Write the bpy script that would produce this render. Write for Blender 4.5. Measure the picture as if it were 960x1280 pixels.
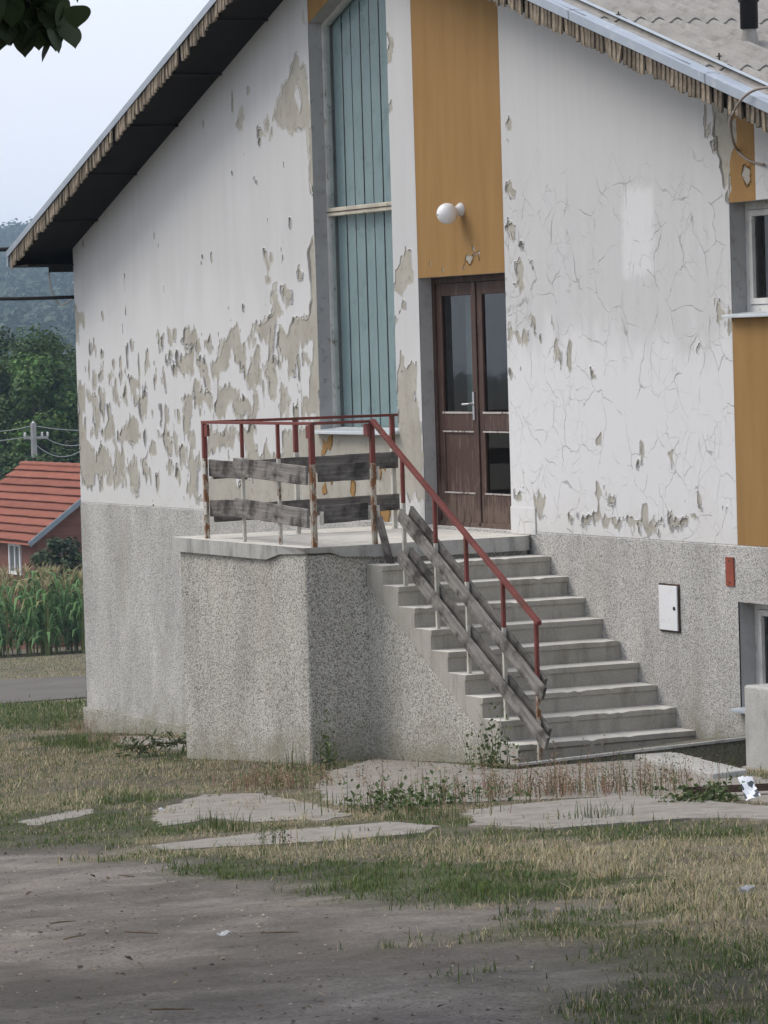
import bpy, math, random
import numpy as np
from mathutils import Matrix, Vector
random.seed(7); rng = np.random.default_rng(11)
sc = bpy.context.scene
for o in list(bpy.data.objects): bpy.data.objects.remove(o)

# ------------------------------------------------------------------ camera
CAM = np.array([28.8442, -15.7039, 3.4091])
FW = np.array([-0.89629083, 0.44123177, -0.04446661])
RT = np.array([0.44264567, 0.89622145, -0.02918758])
UP = np.array([-0.02697344, 0.04584351, 0.9985844])
FPX = 4597.8
cd = bpy.data.cameras.new('camera'); cam = bpy.data.objects.new('camera', cd)
sc.collection.objects.link(cam); sc.camera = cam
cam.matrix_world = Matrix([[RT[i], UP[i], -FW[i], CAM[i]] for i in range(3)] + [[0, 0, 0, 1]])
cd.sensor_fit = 'VERTICAL'; cd.sensor_height = 36.0; cd.lens = FPX / 1280 * 36.0
cd.clip_start = 0.1; cd.clip_end = 9000

# ------------------------------------------------------------------ light
SUN = Vector((-0.62, -0.66, 0.92)).normalized()          # direction towards the hazy sun
w = bpy.data.worlds.new('World'); sc.world = w; w.use_nodes = True
nt = w.node_tree; nt.nodes.clear()
sky = nt.nodes.new('ShaderNodeTexSky'); sky.sky_type = 'NISHITA'; sky.sun_disc = False
sky.sun_elevation = math.asin(SUN.z); sky.sun_rotation = math.atan2(SUN.x, SUN.y)
sky.air_density = 1.0; sky.dust_density = 5.0; sky.ozone_density = 1.0
veil = nt.nodes.new('ShaderNodeMix'); veil.data_type = 'RGBA'      # thin even cloud veil over the clear sky
veil.inputs[0].default_value = 0.80; veil.inputs[7].default_value = (6.7, 7.0, 7.9, 1)
bg = nt.nodes.new('ShaderNodeBackground'); bg.inputs[1].default_value = 0.12
wo = nt.nodes.new('ShaderNodeOutputWorld')
nt.links.new(sky.outputs[0], veil.inputs[6]); nt.links.new(veil.outputs[2], bg.inputs[0]); nt.links.new(bg.outputs[0], wo.inputs[0])
sl = bpy.data.lights.new('sun', 'SUN'); sl.energy = 1.5; sl.angle = math.radians(28); sl.color = (1, 0.95, 0.87)
so = bpy.data.objects.new('sun', sl); sc.collection.objects.link(so)
so.rotation_euler = SUN.to_track_quat('Z', 'Y').to_euler(); so.location = (-20, -30, 40)
sc.view_settings.view_transform = 'Standard'; sc.view_settings.look = 'None'
sc.view_settings.exposure = 0.45; sc.view_settings.gamma = 1.0
sc.cycles.max_bounces = 6; sc.cycles.diffuse_bounces = 3; sc.cycles.glossy_bounces = 2; sc.cycles.transmission_bounces = 2; sc.cycles.transparent_max_bounces = 8; sc.cycles.volume_bounces = 0
sc.cycles.use_adaptive_sampling = True; sc.cycles.adaptive_threshold = 0.02

# ------------------------------------------------------------------ helpers
def ray(x, y): return FW + RT * (x - 480) / FPX + UP * (640 - y) / FPX
def hit(x, y, ax, v):
    d = ray(x, y); return CAM + d * ((v - CAM[ax]) / d[ax])
def onY(x, y, v=0.0): return hit(x, y, 1, v)
def onX(x, y, v=0.0): return hit(x, y, 0, v)
SL = 0.07
def gz(X): return np.where(np.asarray(X) > -95, SL * (np.asarray(X) - 2.6), -6.832)
def onG(x, y, dz=0.0):
    d = ray(x, y); n = np.array([-SL, 0, 1.0]); t = (-SL * 2.6 + dz - n @ CAM) / (n @ d); return CAM + d * t
def link(o): sc.collection.objects.link(o); return o
def tag(o, label=None, cat=None, group=None, kind=None):
    if label: o['label'] = label
    if cat: o['category'] = cat
    if group: o['group'] = group
    if kind: o['kind'] = kind
    return o
def thing(name, loc, label, cat, group=None):
    o = bpy.data.objects.new(name, None); o.location = loc; o.empty_display_size = 0.2; link(o)
    return tag(o, label, cat, group)
def wloc(o):
    v = np.zeros(3)
    while o is not None: v += np.array(o.location); o = o.parent
    return v
def mesh(name, V, Fc, mats, parent=None, smooth=False, mi=None, col=None, loc=None):
    V = np.asarray(V, float)
    off = wloc(parent) if parent is not None else np.zeros(3)
    L = np.zeros(3) if loc is None else np.asarray(loc, float)
    me = bpy.data.meshes.new(name)
    V = V - off - (L - off if loc is not None else 0)
    if isinstance(Fc, np.ndarray):
        n, k = Fc.shape
        me.vertices.add(len(V)); me.vertices.foreach_set('co', V.astype(np.float32).ravel())
        me.loops.add(n * k); me.loops.foreach_set('vertex_index', Fc.astype(np.int32).ravel())
        me.polygons.add(n); me.polygons.foreach_set('loop_start', np.arange(0, n * k, k, dtype=np.int32))
        me.update(calc_edges=True); me.validate()
    else:
        me.from_pydata([tuple(v) for v in V], [], [tuple(f) for f in Fc]); me.update()
    for m in (mats if isinstance(mats, (list, tuple)) else [mats]): me.materials.append(m)
    if mi is not None: me.polygons.foreach_set('material_index', np.asarray(mi, np.int32))
    if smooth: me.polygons.foreach_set('use_smooth', np.ones(len(me.polygons), bool))
    if col is not None:
        a = me.color_attributes.new('tint', 'FLOAT_COLOR', 'POINT')
        c4 = np.ones((len(V), 4), np.float32); c4[:, :3] = col; a.data.foreach_set('color', c4.ravel())
    o = bpy.data.objects.new(name, me); link(o); o.parent = parent
    if loc is not None: o.location = L - off
    return o
def box(a, b):
    (x0, y0, z0), (x1, y1, z1) = a, b
    V = [(x0, y0, z0), (x1, y0, z0), (x1, y1, z0), (x0, y1, z0), (x0, y0, z1), (x1, y0, z1), (x1, y1, z1), (x0, y1, z1)]
    return V, [(0, 3, 2, 1), (4, 5, 6, 7), (0, 1, 5, 4), (1, 2, 6, 5), (2, 3, 7, 6), (3, 0, 4, 7)]
def merge(parts):
    V, Fc = [], []
    for v, f in parts:
        n = len(V); V += [tuple(p) for p in v]; Fc += [tuple(i + n for i in q) for q in f]
    return V, Fc
def bev(o, wd=0.006, seg=2):
    m = o.modifiers.new('bevel', 'BEVEL'); m.width = wd; m.segments = seg; m.limit_method = 'ANGLE'; return o
def beam(p, q, wd, ht, up=(0, 0, 1), jag=0.0, seed=0, nseg=1):
    """bar from p to q; wd across, ht along 'up'"""
    p = np.array(p, float); q = np.array(q, float); d = q - p; L = np.linalg.norm(d); d /= L
    u = np.array(up, float); u -= d * (u @ d); u /= np.linalg.norm(u); s = np.cross(d, u)
    r = np.random.default_rng(seed); V, Fc = [], []
    for k in range(nseg + 1):
        c = p + d * L * k / nseg; e = 1.0
        w_ = 1 + jag * r.uniform(-1, 1); dz = jag * ht * r.uniform(-.5, .5)
        for a, b in ((-1, -1), (1, -1), (1, 1), (-1, 1)):
            V.append(c + s * a * wd / 2 + u * (b * ht / 2 * w_ + dz) + (d * r.uniform(-jag, jag) * ht if k in (0, nseg) else 0))
        if k:
            i = 4 * k
            for m in range(4): Fc.append((i - 4 + m, i - 4 + (m + 1) % 4, i + (m + 1) % 4, i + m))
    Fc.append((3, 2, 1, 0)); i = 4 * nseg; Fc.append((i, i + 1, i + 2, i + 3)); return V, Fc
def tube(pts, rad, n=6):
    pts = [np.array(p, float) for p in pts]; V, Fc = [], []
    if np.isscalar(rad): rad = [rad] * len(pts)
    for k, p in enumerate(pts):
        d = pts[min(k + 1, len(pts) - 1)] - pts[max(k - 1, 0)]; d /= np.linalg.norm(d)
        a = np.cross(d, (0.3, 0.2, 1) if abs(d[2]) < .9 else (1, 0.1, 0)); a /= np.linalg.norm(a); b = np.cross(d, a)
        for j in range(n):
            t = 2 * math.pi * j / n; V.append(p + rad[k] * (a * math.cos(t) + b * math.sin(t)))
        if k:
            for j in range(n):
                Fc.append(((k - 1) * n + j, (k - 1) * n + (j + 1) % n, k * n + (j + 1) % n, k * n + j))
    Fc.append(tuple(range(n))[::-1]); m = (len(pts) - 1) * n; Fc.append(tuple(range(m, m + n))); return V, Fc
def lathe(prof, c, ax=(0, 0, 1), n=24):
    c = np.array(c, float); ax = np.array(ax, float); ax /= np.linalg.norm(ax)
    a = np.cross(ax, (0.3, 1, .1)); a /= np.linalg.norm(a); b = np.cross(ax, a); V, Fc = [], []
    for r, h in prof:
        for j in range(n):
            t = 2 * math.pi * j / n; V.append(c + ax * h + r * (a * math.cos(t) + b * math.sin(t)))
    for k in range(len(prof) - 1):
        for j in range(n): Fc.append((k * n + j, k * n + (j + 1) % n, (k + 1) * n + (j + 1) % n, (k + 1) * n + j))
    return V, Fc
def sag(p, q, s, n=16):
    p = np.array(p, float); q = np.array(q, float)
    return [p + (q - p) * t - np.array([0, 0, s * 4 * t * (1 - t)]) for t in np.linspace(0, 1, n)]
def vnoise(x, y, seed=0):
    x = np.asarray(x, float); y = np.asarray(y, float)
    xi = np.floor(x).astype(np.int64); yi = np.floor(y).astype(np.int64); fx = x - xi; fy = y - yi
    fx = fx * fx * (3 - 2 * fx); fy = fy * fy * (3 - 2 * fy)
    def h(a, b):
        n = (a * 374761393 + b * 668265263 + seed * 1442695041) & 0x7fffffff
        n = ((n ^ (n >> 13)) * 1274126177) & 0x7fffffff
        return ((n ^ (n >> 16)) & 0xffff) / 65535.0
    return (h(xi, yi) * (1 - fx) + h(xi + 1, yi) * fx) * (1 - fy) + (h(xi, yi + 1) * (1 - fx) + h(xi + 1, yi + 1) * fx) * fy
def fbm(x, y, seed=0, oct=4):
    s, a, t = 0, 1.0, 0
    for k in range(oct): s = s + a * vnoise(x * 2 ** k, y * 2 ** k, seed + k * 17); t += a; a *= .55
    return s / t
def inpoly(P, poly):
    x, y = P[:, 0], P[:, 1]; poly = np.asarray(poly, float); ins = np.zeros(len(P), bool); j = len(poly) - 1
    for i in range(len(poly)):
        xi, yi = poly[i, :2]; xj, yj = poly[j, :2]
        c = ((yi > y) != (yj > y)) & (x < (xj - xi) * (y - yi) / (yj - yi + 1e-12) + xi); ins ^= c; j = i
    return ins
def sdist(P, poly):
    """signed distance, negative inside"""
    poly = np.asarray(poly, float)[:, :2]; d = np.full(len(P), 1e9)
    for i in range(len(poly)):
        a = poly[i - 1]; b = poly[i]; ab = b - a; t = np.clip(((P - a) @ ab) / (ab @ ab + 1e-12), 0, 1)
        d = np.minimum(d, np.hypot(*(P - a - t[:, None] * ab).T))
    return np.where(inpoly(P, poly), -d, d)

# ------------------------------------------------------------------ materials
class NT:
    def __init__(s, name, rough=0.85, spec=0.3):
        s.m = bpy.data.materials.new(name); s.m.use_nodes = True; s.t = s.m.node_tree
        s.b = s.t.nodes['Principled BSDF']; s.out = s.t.nodes['Material Output']
        s.b.inputs['Roughness'].default_value = rough; s.b.inputs['Specular IOR Level'].default_value = spec
        s.pos = s.n('ShaderNodeNewGeometry').outputs['Position']
        s.obj = s.n('ShaderNodeTexCoord').outputs['Object']
    def n(s, ty, **k):
        a = s.t.nodes.new(ty)
        for q, v in k.items(): setattr(a, q, v)
        return a
    def set(s, sock, v):
        if hasattr(v, 'is_output') or isinstance(v, bpy.types.NodeSocket): s.t.links.new(v, sock)
        else:
            if isinstance(v, (tuple, list)) and len(v) == 3 and sock.type == 'RGBA': v = (*v, 1)
            sock.default_value = v
    def map(s, co, sca=(1, 1, 1), loc=(0, 0, 0), rot=(0, 0, 0)):
        a = s.n('ShaderNodeMapping'); s.set(a.inputs[0], co); a.inputs['Scale'].default_value = sca
        a.inputs['Location'].default_value = loc; a.inputs['Rotation'].default_value = rot; return a.outputs[0]
    def noise(s, co, scale, det=4, rough=.55, dist=0.0):
        a = s.n('ShaderNodeTexNoise'); s.set(a.inputs['Vector'], co); a.inputs['Scale'].default_value = scale
        a.inputs['Detail'].default_value = det; a.inputs['Roughness'].default_value = rough; a.inputs['Distortion'].default_value = dist
        return a.outputs[0]
    def vor(s, co, scale, feat='F1', out=0, rnd=1.0):
        a = s.n('ShaderNodeTexVoronoi', feature=feat); s.set(a.inputs['Vector'], co); a.inputs['Scale'].default_value = scale
        a.inputs['Randomness'].default_value = rnd; return a.outputs[out]
    def ramp(s, f, stops, interp='LINEAR'):
        a = s.n('ShaderNodeValToRGB'); s.set(a.inputs[0], f); r = a.color_ramp; r.interpolation = interp
        while len(r.elements) < len(stops): r.elements.new(.5)
        for e, (p, c) in zip(r.elements, stops):
            e.position = p; e.color = (c, c, c, 1) if np.isscalar(c) else (*c, 1)
        return a.outputs[0]
    def mix(s, f, a, b, mode='MIX'):
        m = s.n('ShaderNodeMix', data_type='RGBA', blend_type=mode); s.set(m.inputs[0], f); s.set(m.inputs[6], a); s.set(m.inputs[7], b); return m.outputs[2]
    def math(s, op, a, b=0.0, c=None):
        m = s.n('ShaderNodeMath', operation=op); s.set(m.inputs[0], a); s.set(m.inputs[1], b)
        if c is not None: s.set(m.inputs[2], c)
        return m.outputs[0]
    def mr(s, v, a, b, c=0.0, d=1.0, smooth=True):
        m = s.n('ShaderNodeMapRange', interpolation_type='SMOOTHSTEP' if smooth else 'LINEAR')
        s.set(m.inputs[0], v); m.inputs[1].default_value = a; m.inputs[2].default_value = b; m.inputs[3].default_value = c; m.inputs[4].default_value = d
        return m.outputs[0]
    def sep(s, co):
        a = s.n('ShaderNodeSeparateXYZ'); s.set(a.inputs[0], co); return a.outputs
    def boxmask(s, x0, x1, z0, z1, e=.08, wob=.12):
        q = s.sep(s.pos); nx = s.math('MULTIPLY_ADD', s.math('SUBTRACT', s.noise(s.pos, 5, 3), .5), wob * 2, q[0])
        nz = s.math('MULTIPLY_ADD', s.math('SUBTRACT', s.noise(s.map(s.pos, loc=(7, 3, 1)), 6, 3), .5), wob * 2, q[2])
        m = s.math('MULTIPLY', s.mr(nx, x0, x0 + e), s.mr(nx, x1, x1 - e))
        return s.math('MULTIPLY', m, s.math('MULTIPLY', s.mr(nz, z0, z0 + e), s.mr(nz, z1, z1 - e)))
    def color(s, c): s.set(s.b.inputs['Base Color'], c); return s
    def bump(s, h, st=.5, dist=.01):
        a = s.n('ShaderNodeBump'); a.inputs['Strength'].default_value = st; a.inputs['Distance'].default_value = dist
        s.set(a.inputs['Height'], h); s.t.links.new(a.outputs[0], s.b.inputs['Normal']); return s
def rough_mat(name, c1, c2, scale=3, rough=.9, bscale=40, bst=.3, bd=.004, c3=None, metal=0.0, spec=.25, co='pos'):
    M = NT(name, rough, spec); P = M.pos if co == 'pos' else M.obj
    c = M.mix(M.ramp(M.noise(P, scale, 6, .6), [(.3, 0.), (.7, 1.)]), c1, c2)
    if c3: c = M.mix(M.ramp(M.noise(M.map(P, loc=(3, 5, 2)), scale * 3.3, 5, .65), [(.55, 0.), (.68, 1.)]), c, c3)
    M.color(c); M.b.inputs['Metallic'].default_value = metal
    M.bump(M.noise(P, bscale, 5, .6), bst, bd); return M.m

def wall_paint():
    M = NT('flaking white paint', .82, .25); P = M.pos
    streak = M.noise(M.map(P, sca=(7, 1, .55)), 1.0, 5, .6)
    c = M.mix(M.ramp(streak, [(.3, 0.), (.72, 1.)]), (.50, .502, .505), (.555, .557, .56))
    c = M.mix(M.ramp(M.noise(P, 1.1, 5, .6), [(.35, 0.), (.7, .7)]), c, (.535, .53, .52))
    # repainted areas, cleaner white: a rectangle right of the door and the lower part of the walls
    c = M.mix(M.math('MULTIPLY', M.boxmask(1.62, 2.28, 3.9, 4.76, .12, .07), .62), c, (.68, .68, .69))
    q = M.sep(P)
    zz = M.math('MULTIPLY_ADD', M.math('SUBTRACT', M.noise(M.map(P, sca=(2.2, 1, 1)), 1.0, 4), .5), 1.6, q[2])
    xr = M.mr(q[0], -3, -.4)
    c = M.mix(M.math('MULTIPLY', M.mr(zz, 3.75, 3.2), M.math('MULTIPLY', xr, .85)), c, (.655, .655, .66))
    c = M.mix(M.math('MULTIPLY', M.mr(zz, 4.5, 3.6), M.math('MULTIPLY', M.mr(q[0], -2.9, -3.1), .6)), c, (.635, .635, .635))
    # yellowed lower border
    c = M.mix(M.math('MULTIPLY', M.mr(zz, 2.15, 1.7), .3), c, (.58, .555, .50))
    # craquelure on the right hand wall
    wp = M.n('ShaderNodeVectorMath', operation='MULTIPLY_ADD'); nz = M.n('ShaderNodeTexNoise'); nz.inputs['Scale'].default_value = 3.2; nz.inputs['Detail'].default_value = 4
    M.set(nz.inputs['Vector'], P); M.set(wp.inputs[0], nz.outputs[1]); wp.inputs[1].default_value = (.28, .28, .28); M.set(wp.inputs[2], P)
    e1 = M.vor(M.map(wp.outputs[0], sca=(1, .01, .85)), 2.7, 'DISTANCE_TO_EDGE')
    e2 = M.vor(M.map(wp.outputs[0], sca=(1.15, .01, 1), loc=(4, 0, 9)), 5.6, 'DISTANCE_TO_EDGE')
    brk = M.ramp(M.noise(P, 4.2, 3), [(.43, 0.), (.57, 1.)]); brk2 = M.ramp(M.noise(M.map(P, loc=(9, 1, 4)), 2.6, 3), [(.46, 0.), (.60, 1.)])
    k1 = M.math('MULTIPLY', M.ramp(e1, [(.004, 1.), (.012, 0.)]), brk); k2 = M.math('MULTIPLY', M.ramp(e2, [(.004, 1.), (.014, 0.)]), brk2)
    k = M.math('MAXIMUM', k1, M.math('MULTIPLY', k2, .7))
    zone = M.math('MULTIPLY', M.mr(q[0], -.7, -.3), M.mr(zz, 5.3, 4.4)); zone = M.math('MAXIMUM', zone, M.math('MULTIPLY', M.mr(zz, 3.2, 2.6), .35))
    k = M.math('MULTIPLY', k, zone)
    c = M.mix(M.math('MULTIPLY', k, .55), c, (.20, .19, .18))
    h = M.math('SUBTRACT', M.math('MULTIPLY', M.noise(P, 26, 5, .6), .5), M.math('MULTIPLY', k, 1.2))
    M.color(c).bump(h, .55, .006); return M.m
def plaster_mat():
    M = NT('bare lime plaster', .95, .15); P = M.pos
    c = M.mix(M.ramp(M.noise(M.map(P, sca=(1.6, 1, .8)), 2.2, 6, .62), [(.3, 0.), (.7, 1.)]), (.33, .31, .265), (.45, .43, .38))
    c = M.mix(M.ramp(M.noise(M.map(P, loc=(2, 8, 5)), 9, 5, .7), [(.54, 0.), (.70, .85)]), c, (.26, .23, .185))
    M.color(c).bump(M.noise(P, 55, 6, .65), .6, .006); return M.m
def ochre_mat(name, a, b):
    M = NT(name, .85, .2); P = M.pos
    c = M.mix(M.ramp(M.noise(M.map(P, sca=(5, 1, .6)), 1.1, 6, .62), [(.3, 0.), (.72, 1.)]), a, b)
    c = M.mix(M.ramp(M.noise(P, 18, 5, .7), [(.62, 0.), (.8, .35)]), c, (.38, .30, .19))
    M.color(c).bump(M.noise(P, 60, 5, .6), .35, .004); return M.m
def pebble_mat(name, lights, dark, dfrac, scale=62):
    M = NT(name, .95, .15); P = M.pos
    a = M.n('ShaderNodeTexVoronoi'); M.set(a.inputs['Vector'], P); a.inputs['Scale'].default_value = scale
    r = M.sep(a.outputs['Color'])
    c = M.ramp(r[0], [(0, dark), (dfrac * .8, dark), (dfrac, tuple(.55 * x for x in lights[0])), (dfrac + .2, lights[0]), (.8, lights[1]), (1, lights[2])])
    c = M.mix(M.ramp(a.outputs['Distance'], [(.4, 0.), (.85, .4)]), c, tuple(.5 * x for x in lights[0]))
    st = M.ramp(M.noise(M.map(P, sca=(1.5, 1.5, .5)), 1.3, 5, .6), [(.35, .78), (.7, 1.08)])
    c = M.mix(1.0, c, st, 'MULTIPLY')
    c = M.mix(M.ramp(M.noise(M.map(P, sca=(1, 1, .35), loc=(4, 4, 1)), 1.7, 6, .65), [(.5, 0.), (.68, .4)]), c, tuple(.62 * x for x in (lights[0][0], lights[0][1] * .96, lights[0][2] * .84)))
    gh = M.math('MULTIPLY_ADD', M.sep(P)[0], -.07, M.math('ADD', M.sep(P)[2], .182)); gh = M.math('MULTIPLY_ADD', M.math('SUBTRACT', M.noise(P, 3.5, 5, .65), .5), 1.1, gh)
    c = M.mix(M.mr(gh, .38, -.05, 0, .65), c, (.20, .19, .13))
    h = M.math('SUBTRACT', 1.0, a.outputs['Distance'])
    M.color(c).bump(h, .45, .010); return M.m
def concrete_mat(name, a, b, stain, sc_=2.0):
    M = NT(name, .92, .2); P = M.pos
    c = M.mix(M.ramp(M.noise(P, sc_, 7, .65), [(.3, 0.), (.7, 1.)]), a, b)
    c = M.mix(M.ramp(M.noise(M.map(P, sca=(3, 3, .7), loc=(1, 2, 3)), 2.3, 6, .65), [(.5, 0.), (.72, .85)]), c, stain)
    c = M.mix(M.ramp(M.noise(P, 75, 3, .7), [(.35, .35), (.5, 0.)]), c, tuple(.55 * x for x in a))
    c = M.mix(M.ramp(M.vor(P, 34), [(.05, .5), (.12, 0.)]), c, (.10, .095, .085))
    M.color(c).bump(M.noise(P, 45, 6, .7), .5, .006); return M.m
def wood_mat(name, a, b, dark, axis, rnd=False):
    M = NT(name, .92, .15); s3 = {'x': (1.0, 22, 22), 'z': (22, 22, 1.0)}[axis]; P = M.obj
    g = M.noise(M.map(P, sca=s3), 2.2, 6, .7, .4)
    c = M.mix(M.ramp(g, [(.32, 0.), (.66, 1.)]), a, b)
    c = M.mix(M.ramp(g, [(.28, 1.), (.40, 0.)]), c, dark)
    c = M.mix(M.ramp(M.noise(P, 4.0, 5, .65), [(.47, 0.), (.64, .85)]), c, dark)
    if rnd: c = M.mix(1.0, c, M.ramp(M.n('ShaderNodeObjectInfo').outputs['Random'], [(0, .6), (1, 1.35)]), 'MULTIPLY')
    M.color(c).bump(g, .9, .008); return M.m
def flaked_mat(name, coat, under, amount, co='obj', scale=14, rough=.6, stretch=(1, 1, .5)):
    """paint 'coat' worn through to 'under'"""
    M = NT(name, rough, .3); P = M.obj if co == 'obj' else M.pos
    f = M.noise(M.map(P, sca=stretch), scale, 6, .7)
    k = M.ramp(f, [(amount - .03, 1.), (amount + .03, 0.)])
    cc = M.mix(M.ramp(M.noise(P, 5, 4), [(.35, 0.), (.7, 1.)]), coat, tuple(.72 * x for x in coat))
    uu = M.mix(M.noise(P, 30, 3), under, tuple(.6 * x for x in under))
    M.color(M.mix(k, cc, uu)).bump(M.math('MULTIPLY_ADD', k, -.6, M.math('MULTIPLY', f, .4)), .6, .004); return M.m
def door_mat():
    M = NT('worn brown door paint', .6, .3); P = M.pos; q = M.sep(P)
    f = M.noise(M.map(P, sca=(3, 3, .35)), 9, 6, .7); low = M.mr(q[2], 2.35, 1.75, 0, .15)
    k = M.ramp(M.math('SUBTRACT', f, low), [(.36, 1.), (.44, 0.)])
    cc = M.mix(M.ramp(M.noise(P, 4, 5, .6), [(.35, 0.), (.7, 1.)]), (.074, .041, .031), (.05, .028, .022))
    uu = M.mix(M.noise(M.map(P, sca=(8, 8, 1)), 6, 4), (.20, .145, .115), (.10, .065, .05))
    M.color(M.mix(M.math('MULTIPLY', k, .85), cc, uu)).bump(M.math('MULTIPLY_ADD', k, -.6, M.math('MULTIPLY', f, .4)), .6, .004); return M.m
def tint_mat(name, rough=.8, trans=.0, spec=.2, nsc=None):
    M = NT(name, rough, spec); a = M.n('ShaderNodeVertexColor', layer_name='tint'); c = a.outputs[0]
    if nsc: c = M.mix(1.0, c, M.ramp(M.noise(M.pos, nsc, 4), [(.3, .75), (.7, 1.2)]), 'MULTIPLY')
    M.color(c)
    if trans:
        t = M.n('ShaderNodeBsdfTranslucent'); M.set(t.inputs[0], c); mx = M.n('ShaderNodeMixShader'); mx.inputs[0].default_value = trans
        M.t.links.new(M.b.outputs[0], mx.inputs[1]); M.t.links.new(t.outputs[0], mx.inputs[2]); M.t.links.new(mx.outputs[0], M.out.inputs[0])
    return M.m
def glass_mat(name, tint=(.85, .92, .92), refl=.06, rough=.03):
    M = NT(name); t = M.n('ShaderNodeBsdfTransparent'); t.inputs[0].default_value = (*tint, 1)
    g = M.n('ShaderNodeBsdfGlossy'); g.inputs['Roughness'].default_value = rough
    fr = M.n('ShaderNodeFresnel'); fr.inputs[0].default_value = 1.5
    b = M.n('ShaderNodeBump'); b.inputs['Strength'].default_value = .25; b.inputs['Distance'].default_value = .004; M.set(b.inputs['Height'], M.noise(M.pos, 3.0, 2)); M.t.links.new(b.outputs[0], g.inputs['Normal'])
    mx = M.n('ShaderNodeMixShader'); M.set(mx.inputs[0], M.math('MULTIPLY', fr.outputs[0], refl)); M.t.links.new(t.outputs[0], mx.inputs[1]); M.t.links.new(g.outputs[0], mx.inputs[2])
    M.t.links.new(mx.outputs[0], M.out.inputs[0]); return M.m

MT = {}
MT['paint'] = wall_paint(); MT['plaster'] = plaster_mat()
MT['ochre'] = ochre_mat('ochre wall paint', (.262, .150, .054), (.325, .194, .075))
MT['reveal'] = rough_mat('grey reveal plaster', (.34, .335, .33), (.42, .415, .41), 3, .9, 50, .3, .004, (.28, .27, .255))
MT['pebble'] = pebble_mat('pebbledash', [(.51, .50, .475), (.59, .575, .55), (.66, .645, .62)], (.30, .29, .275), .18, 104)
MT['pebble_old'] = pebble_mat('weathered pebbledash', [(.47, .452, .405), (.57, .55, .495), (.64, .618, .56)], (.205, .197, .176), .20, 92)
MT['pebble_shade'] = pebble_mat('shade darkened pebbledash', [(.16, .155, .145), (.22, .21, .20), (.28, .27, .26)], (.05, .048, .045), .35, 62)  # kerb face: its shade is put into the pebble colour
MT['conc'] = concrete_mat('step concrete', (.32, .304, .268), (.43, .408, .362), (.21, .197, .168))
MT['conc_toplit'] = concrete_mat('top lit pale concrete', (.56, .54, .495), (.67, .648, .60), (.42, .40, .36))  # tops coloured lighter than risers, standing in for light from above
MT['slab'] = concrete_mat('slab edge concrete', (.34, .335, .315), (.46, .455, .43), (.17, .165, .155), 3.0)
MT['pave'] = concrete_mat('old pavement concrete', (.215, .198, .172), (.295, .273, .24), (.13, .115, .094), 3.0)
MT['wood'] = wood_mat('weathered grey board', (.14, .13, .12), (.31, .29, .27), (.035, .03, .026), 'x')
MT['wood_dark'] = wood_mat('dark weathered board', (.10, .092, .085), (.21, .195, .18), (.035, .031, .028), 'x')
MT['slat'] = wood_mat('bleached lath', (.165, .135, .10), (.31, .26, .20), (.05, .04, .03), 'z', True)
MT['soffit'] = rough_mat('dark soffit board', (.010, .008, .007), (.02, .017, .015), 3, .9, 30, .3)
MT['red'] = flaked_mat('oxide red paint', (.19, .050, .042), (.13, .065, .04), .42)
MT['cream'] = flaked_mat('flaked cream paint over rust', (.55, .53, .47), (.17, .075, .03), .38, scale=11)
MT['rust'] = flaked_mat('rust with paint rests', (.22, .10, .045), (.50, .46, .38), .50, scale=16)
MT['galv'] = rough_mat('galvanized sheet', (.30, .345, .40), (.39, .435, .49), 2, .42, 20, .1, .003, (.44, .47, .5), metal=.35, spec=.5)
MT['sill'] = rough_mat('zinc sill', (.50, .54, .57), (.62, .66, .69), 4, .45, 20, .1, .003, metal=.3, spec=.4)
MT['fibre'] = concrete_mat('fibre cement sheet', (.25, .238, .22), (.35, .335, .31), (.18, .168, .15), 2.5)
MT['door'] = door_mat(); MT['door_plain'] = flaked_mat('worn brown door paint', (.065, .026, .019), (.17, .12, .095), .40, co='pos', scale=9, rough=.55, stretch=(3, 3, .35))
MT['doortrim'] = flaked_mat('pale glazing bead', (.46, .43, .40), (.16, .10, .08), .42, co='pos', scale=20)
MT['frame'] = flaked_mat('old white window paint', (.62, .61, .58), (.33, .28, .22), .38, co='pos', scale=16, stretch=(1, 1, .4))
MT['creambar'] = flaked_mat('cream transom paint', (.52, .48, .39), (.30, .25, .18), .40, co='pos', scale=16, stretch=(.4, 1, 1))
MT['glass'] = glass_mat('window glass', (.90, .95, .95), .35)
MT['glassd'] = glass_mat('door glass', (.80, .84, .82), 1.5)
MT['blind'] = rough_mat('teal fabric blind', (.27, .335, .345), (.33, .40, .41), 1.6, .9, 120, .2, .002, (.24, .30, .31))
MT['inside'] = rough_mat('dim interior plaster', (.20, .19, .17), (.26, .25, .23), 2)
MT['curtain'] = rough_mat('pale green curtain', (.25, .36, .33), (.33, .44, .41), 6, .95, 60, .3)
MT['chrome'] = rough_mat('steel handle', (.6, .6, .6), (.7, .7, .7), 4, .3, 20, .05, .001, metal=.9, spec=.5)
MT['globe'] = rough_mat('opal glass globe', (.80, .80, .80), (.84, .84, .84), 3, .22, 10, .0, .001, spec=.5)
MT['porcelain'] = rough_mat('dusty porcelain', (.70, .70, .70), (.62, .62, .61), 20, .35, 10, .05, .001, spec=.5)
MT['white'] = rough_mat('white enamel', (.76, .77, .79), (.72, .73, .74), 5, .45, 15, .05, .001, (.66, .66, .66), spec=.4)
MT['black'] = rough_mat('black plastic', (.012, .012, .014), (.02, .02, .022), 5, .5, 20, .1)
MT['pipe'] = rough_mat('grey pipe', (.36, .40, .44), (.44, .48, .52), 5, .5, 20, .1)
MT['darkiron'] = rough_mat('dark rusted iron', (.045, .032, .025), (.09, .06, .042), 8, .8, 60, .4)

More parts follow.
